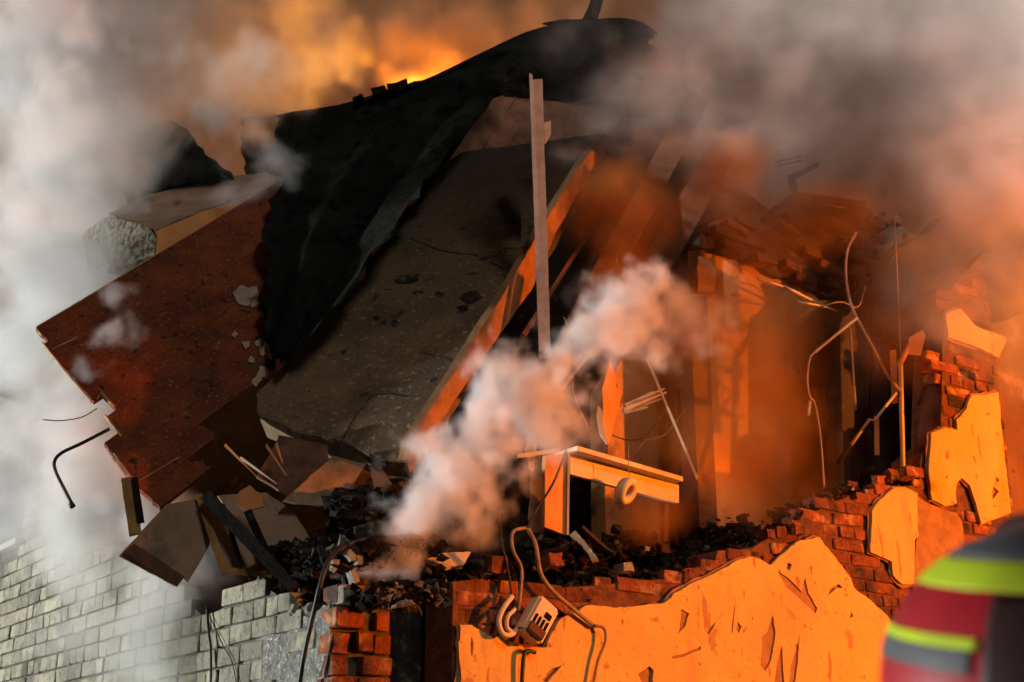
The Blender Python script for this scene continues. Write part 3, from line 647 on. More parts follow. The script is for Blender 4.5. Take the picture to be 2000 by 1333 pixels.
# desk frame
dk = empty('desk', PR(1100, 1046, .42), 'orange-lit wooden desk frame with tall side panel and long front rail', 'desk')
DD = .35
sa = [szR(*p, DD) for p in ((1066, 890), (1110, 884), (1108, 1046), (1064, 1030))]
V2 = prism('side_panel', rough(sa, .05, .002, 4), [], lambda u, v, d: R3(u, v, DD + d), .03, M['orange_tone'], dk)
beam('panel_edge', PR(1111, 884, DD - .01), PR(1109, 1046, DD - .01), .012, .03, M['cream'], dk)
ra = [szR(*p, DD) for p in ((1114, 893), (1326, 948), (1326, 983), (1300, 978), (1114, 926))]
prism('front_rail', ra, [], lambda u, v, d: R3(u, v, DD + d), .03, M['cream'], dk)
V = [szR(*p, DD) for p in ((1112, 876), (1318, 936), (1318, 945), (1112, 885))]
prism('top_board', V, [], lambda u, v, d: R3(u, v, DD - .07 + d), .35, M['cream'], dk)
V = [szR(*p, DD) for p in ((1112, 886), (1320, 940), (1320, 948), (1112, 894))]
prism('shadow_strip', V, [], lambda u, v, d: R3(u, v, DD + .02 + d), .03, M['brown_board'], dk)  # dark strip for the shadow between desk top and rail
beam('leg', PR(1303, 985, DD + .03), PR(1301, 1060, DD + .03), .025, .025, M['brown_board'], dk)
o = panel('lit_patch_panel', [(1364, 500, 8.62), (1398, 508, 8.66), (1396, 572, 8.6), (1362, 570, 8.56)], .06, M['orange_tone'], amp=.006, step=.03); tag(o, 'orange panel standing in for a lit patch under the ceiling of the burning room', 'post')  # panel added for a lit patch; the light is in its colour
# lamp cup hanging on its wire
lp = empty('hanging_lamp_ring', PR(1232, 990, .2), 'pale round lamp cup dangling on a wire before the desk rail', 'lamp')
tube('wire', [PR(1228, 868, .2), PR(1227, 900, .2), PR(1229, 935, .2)], .0025, M['wire'], lp)
cc = PR(1231, 962, .2); ax = (DL * -.75 + DR * .35 + Vector((0, 0, -.45))).normalized(); ux = ax.cross(Vector((0, 0, 1))).normalized(); uy = ux.cross(ax)
def ring(name, c, r0, r1, hgt, m, parent, n=20):
    V = []; Fc = []
    pr = [(r0, 0), (r1 * .86, -.004), (r1, .3 * hgt), (r1 * .8, hgt), (r0 * .9, hgt * .8), (r0 * .8, hgt * .3)]
    for i in range(n):
        t = 2 * math.pi * i / n
        for rr, hh in pr: V.append(c + (ux * math.cos(t) + uy * math.sin(t)) * rr - ax * hh)
    k = len(pr)
    for i in range(n):
        for q in range(k):
            Fc.append([i * k + q, i * k + (q + 1) % k, ((i + 1) % n) * k + (q + 1) % k, ((i + 1) % n) * k + q])
    return obj(name, V, Fc, m, parent, smooth=True)
ring('cup', cc, .042, .078, .06, M['cream'], lp)
# torn cream pieces hanging left of the desk
o = panel('torn_cream_casing', [(1028, 850, 7.2), (1050, 846, 7.2), (1042, 920, 7.2), (1032, 915, 7.2), (1024, 880, 7.2)], .01, M['cream'], amp=.006, step=.02); tag(o, 'ragged cream strip dangling left of the desk top', 'casing')
stick([(1005, 892, 7.15), (1090, 880, 7.2)], .022, M['cream'], 'short horizontal pale lath poking left from the desk top', 'lath', 'wooden_lath')

# ------------------------------------------------------------------ lower-left wreck: hanging boards
o = panel('hanging_board', [(325, 985, 6.75), (232, 1087, 6.7), (345, 1146, 6.75), (357, 1128, 6.75), (366, 1137, 6.75), (410, 1062, 6.8), (404, 972, 6.85)], .02, M['tan_board'], amp=.003); tag(o, 'square tan board hanging lowest under the red deck', 'board')
hb = o
o = panel('lower_batten', [(240, 1080, 6.68), (262, 1062, 6.68), (360, 1126, 6.72), (345, 1146, 6.72)], .02, M['brown_board'], amp=.002)
o.parent = hb; o.location = o.location - hb.location
fr_ = empty('cabinet_frame', at(450, 1115, 6.8), 'wrecked open cabinet frame with ochre edges under the red deck', 'cabinet')
panel('side_board', [(395, 985, 6.75), (438, 1118, 6.75), (505, 1100, 6.85), (420, 990, 6.9)], .02, M['tan_board'], fr_)
panel('back_board', [(425, 968, 7.0), (520, 962, 7.05), (575, 1000, 7.05), (606, 1052, 7.0), (560, 1085, 6.95), (500, 1080, 6.95)], .02, M['tan_board'], fr_, amp=.006)
beam('rail', at(388, 968, 6.78), at(440, 1122, 6.72), .035, .03, M['ochre_wood'], fr_, seed=1)
beam('rail', at(436, 1114, 6.72), at(540, 1124, 6.8), .03, .03, M['ochre_wood'], fr_, seed=2)
beam('brace', at(402, 968, 6.72), at(575, 1150, 6.62), .06, .04, M['char'], fr_, seed=3)
beam('brace', at(484, 1000, 6.85), at(535, 1110, 6.75), .04, .03, M['char'], fr_, seed=5)
beam('brace', at(435, 985, 6.74), at(472, 1108, 6.72), .022, .02, M['char'], fr_, seed=6)
o = beam('ochre_upright', at(248, 935, 6.9), at(264, 1040, 6.85), .06, .03, M['ochre_wood'], seed=3, ragged=.015); tag(o, 'ochre wooden upright hanging left of the tan board', 'upright')
beam('dark_face', at(263, 935, 6.89), at(276, 1020, 6.84), .03, .03, M['char'], o, seed=3)
o.children[0].location = (0, 0, 0)
for c in o.children:
    for v in c.data.vertices: v.co = v.co
o = panel('leaning_board', [(553, 978, 6.95), (650, 890, 7.05), (716, 906, 7.1), (656, 998, 7.0)], .025, M['tan_board'], amp=.004); tag(o, 'ragged tan board leaning under the slab\'s lower corner', 'board')
o = panel('narrow_leaning_board', [(722, 905, 7.1), (735, 900, 7.1), (788, 980, 7.05), (735, 990, 7.0)], .02, M['tan_board'], amp=.003); tag(o, 'narrow dim tan board right of the ragged leaning board', 'board')
o = panel('red_underlay', [(545, 850, 7.2), (640, 870, 7.2), (640, 900, 7.15), (560, 970, 7.0), (500, 930, 7.1)], .02, M['brown_board'], amp=.006); tag(o, 'dark red painted board below the deck and slab', 'board')
o = panel('orange_fragment', [(466, 962, 6.8), (487, 948, 6.8), (512, 968, 6.8), (515, 990, 6.8), (480, 998, 6.78), (462, 985, 6.78)], .02, M['orange_tone'], amp=.005, step=.02); tag(o, 'small fragment coloured orange as if lit, below the deck', 'fragment')  # orange light put into the fragment's colour
o = place('lit_spot_chip', FRAG['red_brick'][2], at(727, 968, 6.9), Vector((.03, 0, 0)), Vector((0, .03, 0)), Vector((0, 0, .06)), None); tag(o, 'small red chip for an orange-lit spot below the slab, beside the smoke', 'chip')  # red chip added for an orange-lit spot; it does not glow
for i, (a, b, c, d) in enumerate(((470, 895, 540, 945), (520, 870, 560, 930), (540, 868, 552, 905), (440, 870, 500, 930))):
    o = beam('broken_splinter', at(a, b, 6.95), at(c, d, 6.9), .014, .01, M['orange_tone'] if i else M['cream'], seed=i, ragged=.01, taper=.4); tag(o, ('pale thin splinter under the deck edge', 'longest red splinter under the deck edge', 'short red splinter under the deck edge', 'red splinter furthest left under the deck')[i], 'splinter')
# bent pipe and wire against the smoke
o = tube('bent_pipe', curve([at(214, 838, 6.9), at(160, 866, 6.9), at(122, 884, 6.9), at(107, 900, 6.9), at(108, 920, 6.9), at(125, 955, 6.9), at(141, 986, 6.9)], 5), .0095, M['black_metal']); tag(o, 'black pipe bent at a right angle against the white smoke', 'pipe')
tube('flange', [at(138, 984, 6.9), at(143, 991, 6.9)], .015, M['black_metal'], o); o.children[0].location = (0, 0, 0); 
o = tube('thin_wire', curve([at(84, 820, 6.9), at(120, 822, 6.9), at(160, 815, 6.9), at(190, 798, 6.9)], 5), .003, M['rubber']); tag(o, 'thin dark wire curling left from the deck end', 'wire')

# ------------------------------------------------------------------ cables on the walls
o = tube('leaning_conduit', curve([PL(576, 1400, -.08), PL(592, 1290, -.08), PL(612, 1200, -.08), PL(632, 1120, -.06), PR(650, 1085, .02), PR(690, 1060, .1), PR(725, 1052, .15)], 6), .011, M['black_metal']); tag(o, 'black conduit leaning up the white corner and bending right', 'conduit')
o = tube('wall_cable', curve([PL(404, 1185, -.03), PL(407, 1230, -.03), PL(412, 1280, -.03), PL(410, 1400, -.03)], 5), .007, M['rubber']); tag(o, 'black cable hanging down the white brick wall', 'cable')
o = tube('thin_wall_cable', curve([PL(408, 1200, -.02), PL(435, 1260, -.02), PL(455, 1300, -.02), PL(470, 1400, -.02)], 5), .003, M['rubber']); tag(o, 'thin slanting wire beside the black cable on white brick', 'wire')
o = tube('yellow_cable', curve([PR(1030, 1030, .1), PR(1002, 1040, .05), PR(1002, 1075, -.03), PR(1018, 1110, -.06), PR(1017, 1150, -.08), PR(1012, 1195, -.08)], 6), .009, M['old_cable']); tag(o, 'yellowish cable looping down from the rubble to the meter box', 'cable')
o = tube('dark_drop_cable', curve([PR(974, 1000, .05), PR(980, 1060, -.03), PR(995, 1130, -.05), PR(1000, 1180, -.06)], 6), .006, M['rubber']); tag(o, 'thin black cable left of the yellow one', 'cable')
o = tube('black_strap', curve([PR(1106, 880, .2), PR(1080, 945, .15), PR(1045, 1000, .1), PR(1030, 1030, .08)], 6), .006, M['rubber']); tag(o, 'thin black cable slanting down across the desk side', 'cable')
o = tube('conduit_run', curve([PR(1032, 1035, .02), PR(1046, 1065, -.04), PR(1056, 1120, -.06), PR(1080, 1155, -.07), PR(1120, 1190, -.06), PR(1162, 1225, -.05)], 6), .011, M['old_cable']); tag(o, 'old conduit running diagonally down the plaster', 'conduit')
o = tube('plaster_cable', curve([PR(1160, 1222, -.06), PR(1180, 1228, -.07), PR(1182, 1255, -.07), PR(1166, 1300, -.06), PR(1150, 1400, -.06)], 6), .008, M['old_cable']); tag(o, 'cable hanging from the conduit end down the plaster', 'cable')
o = tube('hook_cable', curve([PR(1000, 1165, -.07), PR(982, 1190, -.08), PR(974, 1215, -.08), PR(982, 1238, -.09), PR(998, 1240, -.09), PR(1010, 1230, -.09)], 6), .013, M['cream']); tag(o, 'thick cream cable hooked left of the meter box', 'cable')
o = tube('hook_cable', curve([PR(1006, 1190, -.07), PR(992, 1205, -.09), PR(990, 1225, -.09), PR(1000, 1235, -.09)], 6), .010, M['cream']); tag(o, 'short cream cable curl inside the hook beside the box', 'cable')
o = tube('black_tail', curve([PR(1045, 1275, -.05), PR(1030, 1272, -.06), PR(1022, 1290, -.06), PR(1017, 1400, -.05)], 5), .010, M['rubber']); tag(o, 'black cable tail hanging below the meter box', 'cable')
# electricity meter box, tilted
mb = empty('meter_box', PR(1045, 1240, -.08), 'tilted cream electric meter box hanging by its cables on the plaster', 'meter box')
mu = (PR(1062, 1172, -.1) - PR(1020, 1250, -.1)).normalized(); mc = PR(1048, 1212, -.1); mn = -DL; mr_ = mu.cross(mn).normalized()
def mbox(name, c, w_, h_, d_, m, parent, bev=.012):
    bm = bmesh.new(); bmesh.ops.create_cube(bm, size=1)
    for v in bm.verts: v.co = Vector((v.co.x * w_, v.co.y * h_, v.co.z * d_))
    bmesh.ops.bevel(bm, geom=bm.edges[:], offset=bev, segments=2, affect='EDGES')
    bm.verts.index_update()
    V = [c + mr_ * v.co.x + mu * v.co.y + mn * v.co.z for v in bm.verts]; Fc = [[v.index for v in f.verts] for f in bm.faces]; bm.free()
    return obj(name, V, Fc, m, parent)
mbox('case', mc, .13, .20, .09, M['cream'], mb)
mbox('terminal_cover', mc - mu * .065 + mn * .046, .10, .05, .02, M['brown_board'], mb, .005)
for i in range(4): mbox('terminal_slot', mc - mu * .02 + mr_ * (-.036 + .024 * i) + mn * .046, .012, .05, .012, M['char'], mb, .002)
mbox('dark_window', mc + mu * .03 + mr_ * .02 + mn * .045, .04, .03, .01, M['char'], mb, .002)

# ------------------------------------------------------------------ right side: hanging wires, pipes
o = tube('sagging_wire', curve([PR(1672, 455, .3), PR(1655, 490, .3), PR(1652, 540, .25), PR(1664, 600, .2), PR(1700, 670, .1), PR(1735, 735, .08), PR(1760, 765, .08)], 6), .0095, M['wire']); tag(o, 'long sagging wire curving down beside the dark room', 'wire')
o = tube('side_rod', [PR(1674, 622, .16), PR(1632, 655, .18), PR(1592, 688, .2)], .009, M['cream']); tag(o, 'short orange-lit rod branching left from the sagging wire', 'rod')
o = tube('dangling_wire', curve([PR(1592, 688, .2), PR(1582, 700, .2), PR(1577, 740, .2), PR(1582, 775, .2), PR(1590, 785, .2), PR(1598, 820, .2), PR(1604, 870, .2), PR(1610, 955, .2)], 6), .0055, M['wire']); tag(o, 'thin wire dangling from the short rod into the dark room', 'wire')
o = tube('wire_weight', [PR(1582, 784, .19), PR(1578, 812, .19)], .010, M['pale_metal']); tag(o, 'small pale connector hanging on the dangling wire', 'connector')
o = tube('dark_wire', curve([PR(1661, 640, .3), PR(1666, 720, .3), PR(1672, 800, .3)], 5), .006, M['wire']); tag(o, 'dim thin wire hanging straight in the dark room', 'wire')
o = tube('overhead_wire', [PR(1745, 385, .3), PR(1750, 480, .3), PR(1757, 640, .3), PR(1760, 720, .25)], .004, M['wire']); tag(o, 'thin vertical wire rising above the upright pipe', 'wire')
o = tube('upright_pipe', [PR(1759, 712, .1), PR(1761, 800, .1), PR(1764, 925, .1)], .015, M['cream']); tag(o, 'upright orange-lit pipe standing on the broken wall top', 'pipe')
o = tube('pipe_fitting', [PR(1757, 712, .1), PR(1768, 690, .1), PR(1784, 660, .1)], .02, M['orange_tone'], sides=6); tag(o, 'slanting pipe fitting at the upright pipe\'s top', 'fitting')
o = panel('torn_sheet', [(1775, 660, 8.3), (1802, 645, 8.3), (1808, 655, 8.3), (1798, 695, 8.3), (1774, 692, 8.3)], .01, M['orange_tone'], amp=.004); tag(o, 'small torn orange sheet stuck on the pipe fitting', 'sheet')
o = tube('zigzag_rod', [PR(1750, 768, .12), PR(1708, 822, .15), PR(1698, 820, .15), PR(1662, 870, .2)], .010, M['cream']); tag(o, 'zigzag orange-lit rod slanting down from the upright pipe', 'rod')
o = tube('dim_rod', [PR(1662, 870, .2), PR(1636, 905, .25)], .014, M['char']); tag(o, 'charred end below the zigzag rod', 'rod')
o = beam('short_batten', PR(1744, 690, .15), PR(1748, 790, .15), .04, .03, M['orange_tone'], seed=7, ragged=.02); tag(o, 'short orange batten left of the upright pipe', 'batten')
o = beam('dim_batten', PR(1712, 815, .25), PR(1713, 888, .25), .03, .02, M['orange_tone'], seed=8, ragged=.02); tag(o, 'dim narrow batten hanging in the dark room', 'batten')
o = beam('brown_pipe', PR(1800, 700, .25), PR(1806, 830, .25), .06, .05, M['brown_board'], seed=9, ragged=.03); tag(o, 'dim brown upright between the pipe and the bright wall', 'upright')
# charred timbers in the upper-right smoke
for i, (a, b, c, d, wd, lab) in enumerate(((1565, 385, 1680, 400, .06, 'charred timber lying uppermost in the right smoke'), (1560, 400, 1690, 428, .07, 'thick charred timber second in the right smoke'), (1545, 425, 1680, 470, .05, 'charred timber lowest in the right smoke'), (1545, 350, 1592, 325, .035, 'short charred timber pointing up right in the smoke'), (1520, 316, 1565, 306, .018, 'short thin charred lath above the timbers'), (1515, 325, 1560, 315, .018, 'second thin charred lath just below the first'), (1545, 345, 1560, 410, .05, 'steep charred stub joining the timbers'))):
    o = beam('charred_timber', PR(a, b, .85), PR(c, d, .75), wd, wd * .8, M['char'], seed=i, ragged=.03); tag(o, lab, 'timber', 'charred timbers in the right smoke')

for pts, rr_, D_, m_, lab, cat in (
        ([(1205, 500), (1212, 560), (1207, 640), (1214, 690)], .004, .45, 'wire', 'thin wire hanging straight above the central smoke', 'wire'),
        ([(1100, 620), (1130, 690), (1122, 760), (1150, 840)], .004, .6, 'wire', 'kinked thin wire right of the pale pole foot', 'wire'),
        ([(1300, 800), (1260, 850), (1230, 860), (1195, 850)], .006, .55, 'brown_board', 'dim bent rod crossing behind the hanging lamp wire', 'rod'),
        ([(1690, 560), (1676, 600), (1640, 590), (1600, 600)], .006, .5, 'wire', 'burnt wire trailing left from the sagging wire', 'wire'),
        ([(1530, 560), (1580, 585), (1640, 610), (1668, 608)], .010, .75, 'cream', 'splintered bright lath end along the ceiling edge', 'lath'),
        ([(1560, 590), (1610, 600), (1662, 622)], .008, .7, 'cream', 'second bright lath end just under the ceiling edge', 'lath'),
        ([(1480, 545), (1530, 560), (1560, 572)], .008, .85, 'cream', 'small bright lath at the left of the ceiling edge', 'lath'),
        ([(1325, 760), (1330, 860), (1328, 1000)], .012, .95, 'char', 'black upright strip left of the lit inner wall', 'strip'),
        ([(1700, 600), (1703, 700), (1699, 790), (1706, 860)], .006, .42, 'char', 'black cable hanging in the dark right room', 'cable'),
        ([(1795, 600), (1788, 660), (1796, 760), (1790, 860)], .008, .3, 'char', 'black cable hanging beside the bright broken wall', 'cable'),
        ([(1240, 890), (1262, 862), (1300, 848), (1340, 800)], .005, .6, 'wire', 'thin wire rising right above the desk top', 'wire')):
    o = tube('burnt_' + cat, curve([PR(x + random.uniform(-3, 3), y, D_ + random.uniform(-.06, .06)) for x, y in pts], 5), rr_, M[m_], sides=6, r1=rr_ * .6); tag(o, lab, cat)
# ------------------------------------------------------------------ rubble
def chunk(r, c, s, flat=.6):
    """irregular 8-corner chunk"""
    q = Matrix.Rotation(r.uniform(0, 6.3), 3, 'X') @ Matrix.Rotation(r.uniform(0, 6.3), 3, 'Z')
    d = (s * r.uniform(.5, 1.4), s * r.uniform(.4, 1), s * r.uniform(.2, flat))
    V = [c + q @ Vector(((x + r.uniform(-.3, .3)) * d[0], (y + r.uniform(-.3, .3)) * d[1], (z + r.uniform(-.3, .3)) * d[2])) for x in (-.5, .5) for y in (-.5, .5) for z in (-.5, .5)]
    return V, [[0, 1, 3, 2], [4, 6, 7, 5], [0, 4, 5, 1], [2, 3, 7, 6], [0, 2, 6, 4], [1, 5, 7, 3]]
def rubble(name, n, sampler, size, mats, wts, seed, label, cat):
    r = random.Random(seed); V, Fc, mi = [], [], []
    for i in range(n):
        c, k = sampler(r); v, f = chunk(r, c, size * k * r.choice((.35, .5, .5, .8, 1, 1.5)))
        if r.random() < .10:                 # splinters, laths, bits of rod
            d_ = Vector((r.uniform(-1, 1), r.uniform(-1, 1), r.uniform(-.3, .8))).normalized(); ce = sum(v, Vector()) / 8; L_ = size * r.uniform(1, 3)
            v = [ce + (x - ce) * .22 + d_ * ((x - ce).dot(d_) * 1.0 + (L_ if q_ % 2 else -L_) * .5) for q_, x in enumerate(v)]
        b = len(V); V += v; Fc += [[x + b for x in q] for q in f]; m_ = r.choices(range(len(mats)), wts)[0]; mi += [m_] * 6
    return obj(name, V, Fc, None, mats=mats, midx=mi, label=label, cat=cat, kind='stuff')
def heapR(r):
    px = r.uniform(660, 1560); D = r.uniform(.04, .75)
    t = topz(szR(px, 1100)[0], topR) if px > 890 else 2.78
    base = t - .03 + .16 * D + .05 * math.sin(px / 60) + (.14 if 980 < px < 1330 and D > .3 else 0)
    s = szR(px, 1100)[0]
    return R3(s + .0 * D, base - r.random() ** 2 * .12, D), 1
rubble('rubble', 4200, heapR, .042, [M['char'], M['soot'], M['mortar'], M['dark_brick'], M['grey_rubble']], (9, 6, 1.5, 2.5, .12), 3, 'black and grey rubble heaped along the broken wall tops', 'rubble')
def heapL(r):
    px = r.uniform(470, 760); D = r.uniform(.02, .4); s = szL(px, 1150)[0]
    s = max(s, -.3)
    t = topz(max(s, 0)) 
    return L3(s, t + .02 + .1 * D - r.random() * .08, .02 + D), 1
rubble('corner_rubble', 900, heapL, .036, [M['grey_rubble'], M['mortar'], M['char'], M['white_brick'], M['cement']], (1.2, 4, 8, .6, .8), 4, 'grey and white mortar rubble on top of the broken corner', 'rubble')
def heapI(r):
    px = r.uniform(655, 900); py = r.uniform(960, 1095); D = r.uniform(.35, .95)
    p = PR(px, py, D); return p, 1
rubble('dark_debris', 1800, heapI, .06, [M['char'], M['soot'], M['dark_brick']], (6, 4, .6), 5, 'charred black debris under the slab and boards', 'rubble')
def heapD(r):
    px = r.uniform(1110, 1420); D = r.uniform(.35, 1.0); s = szR(px, 1050, D)[0]
    return R3(s, 2.74 + .34 * math.exp(-((px - 1230) / 110) ** 2) * (.6 + r.random() * .4) + r.uniform(-.06, .03), D), 1
rubble('ash_heap', 700, heapD, .06, [M['char'], M['soot'], M['dark_brick']], (6, 4, 1), 6, 'heap of black ash and burnt paper under the desk', 'rubble')
def heapS(r):
    px = r.uniform(1560, 1830); D = r.uniform(.02, .3); s = szR(px, 950)[0]
    return R3(s, topz(s if s < szR(1795, 940)[0] else szR(1790, 940)[0], topR) + .03 - r.random() * .07, D), 1
rubble('step_rubble', 420, heapS, .04, [M['char'], M['soot'], M['dark_brick'], M['red_brick']], (6, 4, 2, 1), 8, 'dark rubble lying along the stepped wall top', 'rubble')
# larger loose pieces one can pick out
loose = [(968, 1102, -.0, .075, 'red_brick', 'red brick stub standing on the rubble left of the cables'), (1080, 1096, .02, .06, 'red_brick', 'square red brick fragment right of the cables'), (1262, 1072, .1, .022, 'grey_rubble', 'pale stone on the rubble below the desk'),
         (1222, 1110, .02, .05, 'grey_rubble', 'small grey stone at the middle of the wall top'), (1500, 1045, .02, .05, 'red_brick', 'loose red half brick on the second wall step'), (1520, 1040, .02, .06, 'red_brick', 'loose red brick right beside the half brick'),
         (1715, 938, .02, .05, 'red_brick', 'leftmost red brick bit on the top step'), (1740, 930, .02, .06, 'red_brick', 'middle red brick bit on the top step'), (1772, 925, .02, .07, 'red_brick', 'rounded red brick bit right of the upright pipe'),
         (1663, 955, .02, .022, 'grey_rubble', 'small bright flake on the stepped wall'), (1690, 960, .0, .022, 'grey_rubble', 'second bright flake right along the step'),
         (1295, 1072, .2, .045, 'dark_brick', 'dull red lump beside the ash heap'), (1555, 1035, -.01, .06, 'red_brick', 'red brick nub at the foot of the third step')]
for i, (x, y, D, a_, k, lab) in enumerate(loose):
    r = random.Random(i); o = place('brick_fragment' if k == 'red_brick' else 'stone_fragment', FRAG[k][i % 5], PR(x, y, D), DR * a_ * 1.2, DL * a_, Vector((0, 0, a_)), None, r.uniform(-.3, .3)); tag(o, lab, 'fragment')
o = panel('broken_plaster_slab', [(832, 1090, 6.8), (870, 1080, 6.85), (920, 1078, 6.9), (912, 1092, 6.85), (905, 1105, 6.8), (872, 1108, 6.78)], .03, M['cream'], amp=.004, step=.02); tag(o, 'pale broken plaster slab lying on the rubble under the smoke', 'plaster slab')
o = panel('burnt_plank', [(1112, 1046, 7.2), (1124, 1036, 7.2), (1168, 1092, 7.05), (1155, 1096, 7.05), (1140, 1072, 7.1)], .02, M['cream'], amp=.006, step=.02); tag(o, 'bright orange-lit broken plank below the desk side', 'plank')
o = panel('ribbed_panel', [(1136, 1030, 7.4), (1180, 1070, 7.35), (1200, 1082, 7.3), (1160, 1076, 7.3)], .015, M['brown_board'], amp=.004); tag(o, 'dim brown panel tilted in the ash under the desk', 'panel')
lumps = [(655, 1098, .035, 'bright mortar lump beside the conduit bend'), (650, 1112, .028, 'small bright mortar lump just under the conduit bend'), (684, 1086, .05, 'jagged pale mortar lump right of the conduit'), (690, 1128, .06, 'greenish pale lump on the red brick corner'), (700, 1095, .04, 'grey mortar lump at the foot of the central smoke'), (574, 1192, .05, 'grey lump on the white wall left of the conduit'), (603, 1188, .045, 'pale lump where the conduit crosses the white wall top')]
for i, (x, y, a_, lab) in enumerate(lumps):
    a_ *= .75
    o = place('mortar_lump', FRAG['grey_rubble'][i % 5], PL(x, y, .0) if x < 650 else PR(x, y, .0), DL * a_, DR * a_ * 1.3, Vector((0, 0, a_ * .8)), None, i * .4); tag(o, lab, 'mortar lump', 'mortar lumps on the corner')

# ------------------------------------------------------------------ firefighter in the foreground
HY = 1.36
hc = at(2034, 1352, HY)
per = empty('person', Vector((hc.x, hc.y, 0)), 'firefighter in a red helmet with lime reflective bands, blurred in the foreground', 'person')
def body_mesh():
    J = {'pelvis': ((0, 0, .98), .16), 'belly': ((0, 0, 1.14), .155), 'chest': ((0, .01, 1.34), .185), 'neckb': ((0, .0, 1.49), .09), 'neck': ((0, .0, 1.58), .065), 'head': ((0, .01, 1.70), .095),
         'shl': ((-.19, 0, 1.44), .085), 'ell': ((-.27, 0, 1.18), .062), 'wrl': ((-.26, .09, .95), .048), 'hal': ((-.255, .12, .86), .04), 'shr': ((.19, 0, 1.44), .085), 'elr': ((.27, 0, 1.18), .062), 'wrr': ((.26, .09, .95), .048), 'har': ((.255, .12, .86), .04),
         'hpl': ((-.10, 0, .92), .12), 'knl': ((-.12, .02, .52), .085), 'anl': ((-.13, -.01, .10), .065), 'tol': ((-.14, .14, .05), .05), 'hpr': ((.10, 0, .92), .12), 'knr': ((.12, .02, .52), .085), 'anr': ((.13, -.01, .10), .065), 'tor': ((.14, .14, .05), .05)}
    E_ = [('pelvis', 'belly'), ('belly', 'chest'), ('chest', 'neckb'), ('neckb', 'neck'), ('neck', 'head')]
    for k in 'lr': E_ += [('chest', 'sh' + k), ('sh' + k, 'el' + k), ('el' + k, 'wr' + k), ('wr' + k, 'ha' + k), ('pelvis', 'hp' + k), ('hp' + k, 'kn' + k), ('kn' + k, 'an' + k), ('an' + k, 'to' + k)]
    ks = list(J); me = bpy.data.meshes.new('body'); dz = hc.z - 1.75
    me.from_pydata([(J[k][0][0], J[k][0][1], J[k][0][2] * (hc.z - .02) / 1.73) for k in ks], [(ks.index(a), ks.index(b)) for a, b in E_], [])
    o = bpy.data.objects.new('body', me); COL.objects.link(o); o.parent = per
    o.modifiers.new('skin', 'SKIN')
    for i, k in enumerate(ks):
        sv = me.skin_vertices[0].data[i]; sv.radius = (J[k][1], J[k][1]); sv.use_root = (k == 'pelvis')
    s = o.modifiers.new('sub', 'SUBSURF'); s.levels = s.render_levels = 2
    me.materials.append(M['coat']); return o
body = body_mesh(); body['label'] = 'dark fire coat and trousers'
hp = empty('helmet', hc - Vector((hc.x, hc.y, 0))); hp.parent = per; hp.rotation_euler = (math.radians(13), 0, 0)
RX, RYd, RZ = .146, .170, .150
def dome(name, th0, th1, e0, e1, k, m, nu=48, nv=14, parent=hp, comb=0):
    """patch of the helmet shell: azimuth th (0 = right, pi/2 = away), elevation e"""
    V, Fc = [], []
    for lay in (k, k - .02):
        for j in range(nv + 1):
            e = e0 + (e1 - e0) * j / nv
            for i in range(nu + 1):
                t = th0 + (th1 - th0) * i / nu
                V.append(hc + Vector((RX * lay * math.cos(e) * math.cos(t), RYd * lay * math.cos(e) * math.sin(t), RZ * lay * math.sin(e))))
    w1 = nu + 1; n0 = w1 * (nv + 1)
    for j in range(nv):
        for i in range(nu):
            a = j * w1 + i; q = [a, a + 1, a + w1 + 1, a + w1]; Fc += [q, [x + n0 for x in reversed(q)]]
    bd = list(range(w1)) + [j * w1 + nu for j in range(1, nv + 1)] + [nv * w1 + i for i in range(nu - 1, -1, -1)] + [j * w1 for j in range(nv - 1, 0, -1)]
    for a, b in zip(bd, bd[1:] + bd[:1]): Fc.append([a, b, b + n0, a + n0])
    o = obj(name, V, Fc, m, parent, smooth=True); return o
PI = math.pi
dome('shell', 0, 2 * PI, -.55, 1.45, 1.0, M['helmet_red'], nu=64, nv=30)
dome('reflective_band', PI * .88, PI * 1.95, .74, .98, 1.012, M['lime'])
dome('reflective_band', PI * .85, PI * 1.25, .35, .415, 1.014, M['lime'])
dome('grey_patch', PI * .9, PI * 1.24, .21, .345, 1.013, M['helmet_grey'])
dome('shaded_side', PI * 1.265, PI * 1.95, -.5, .71, 1.016, M['helmet_dark_red'])  # dark red over the shell, painting in the shade on its right
dome('crest', PI * .86, PI * 2.0, 1.01, 1.5, 1.014, M['helmet_grey'])
V, Fc = [], []
nk = 20
for i in range(nk + 1):
    e = PI * (.1 + .8 * i / nk); p = hc + Vector((0, RYd * math.cos(e) * 1.02, RZ * math.sin(e) * 1.01)); q = hc + Vector((0, RYd * math.cos(e) * 1.12, RZ * math.sin(e) * 1.12))
    V += [p + Vector((-.016, 0, 0)), q + Vector((-.010, 0, 0)), q + Vector((.010, 0, 0)), p + Vector((.016, 0, 0))]
for i in range(nk):
    for q in range(3): Fc.append([i * 4 + q, i * 4 + q + 1, i * 4 + q + 5, i * 4 + q + 4])
Fc += [[0, 1, 2, 3], [nk * 4 + 3, nk * 4 + 2, nk * 4 + 1, nk * 4]]
obj('comb', V, Fc, M['helmet_dark_red'], hp, smooth=True)
tube('neck_guard', [hc + Vector((0, -.02, -.08)), hc + Vector((0, -.02, -.22))], .12, M['coat'], hp, sides=20, r1=.14)

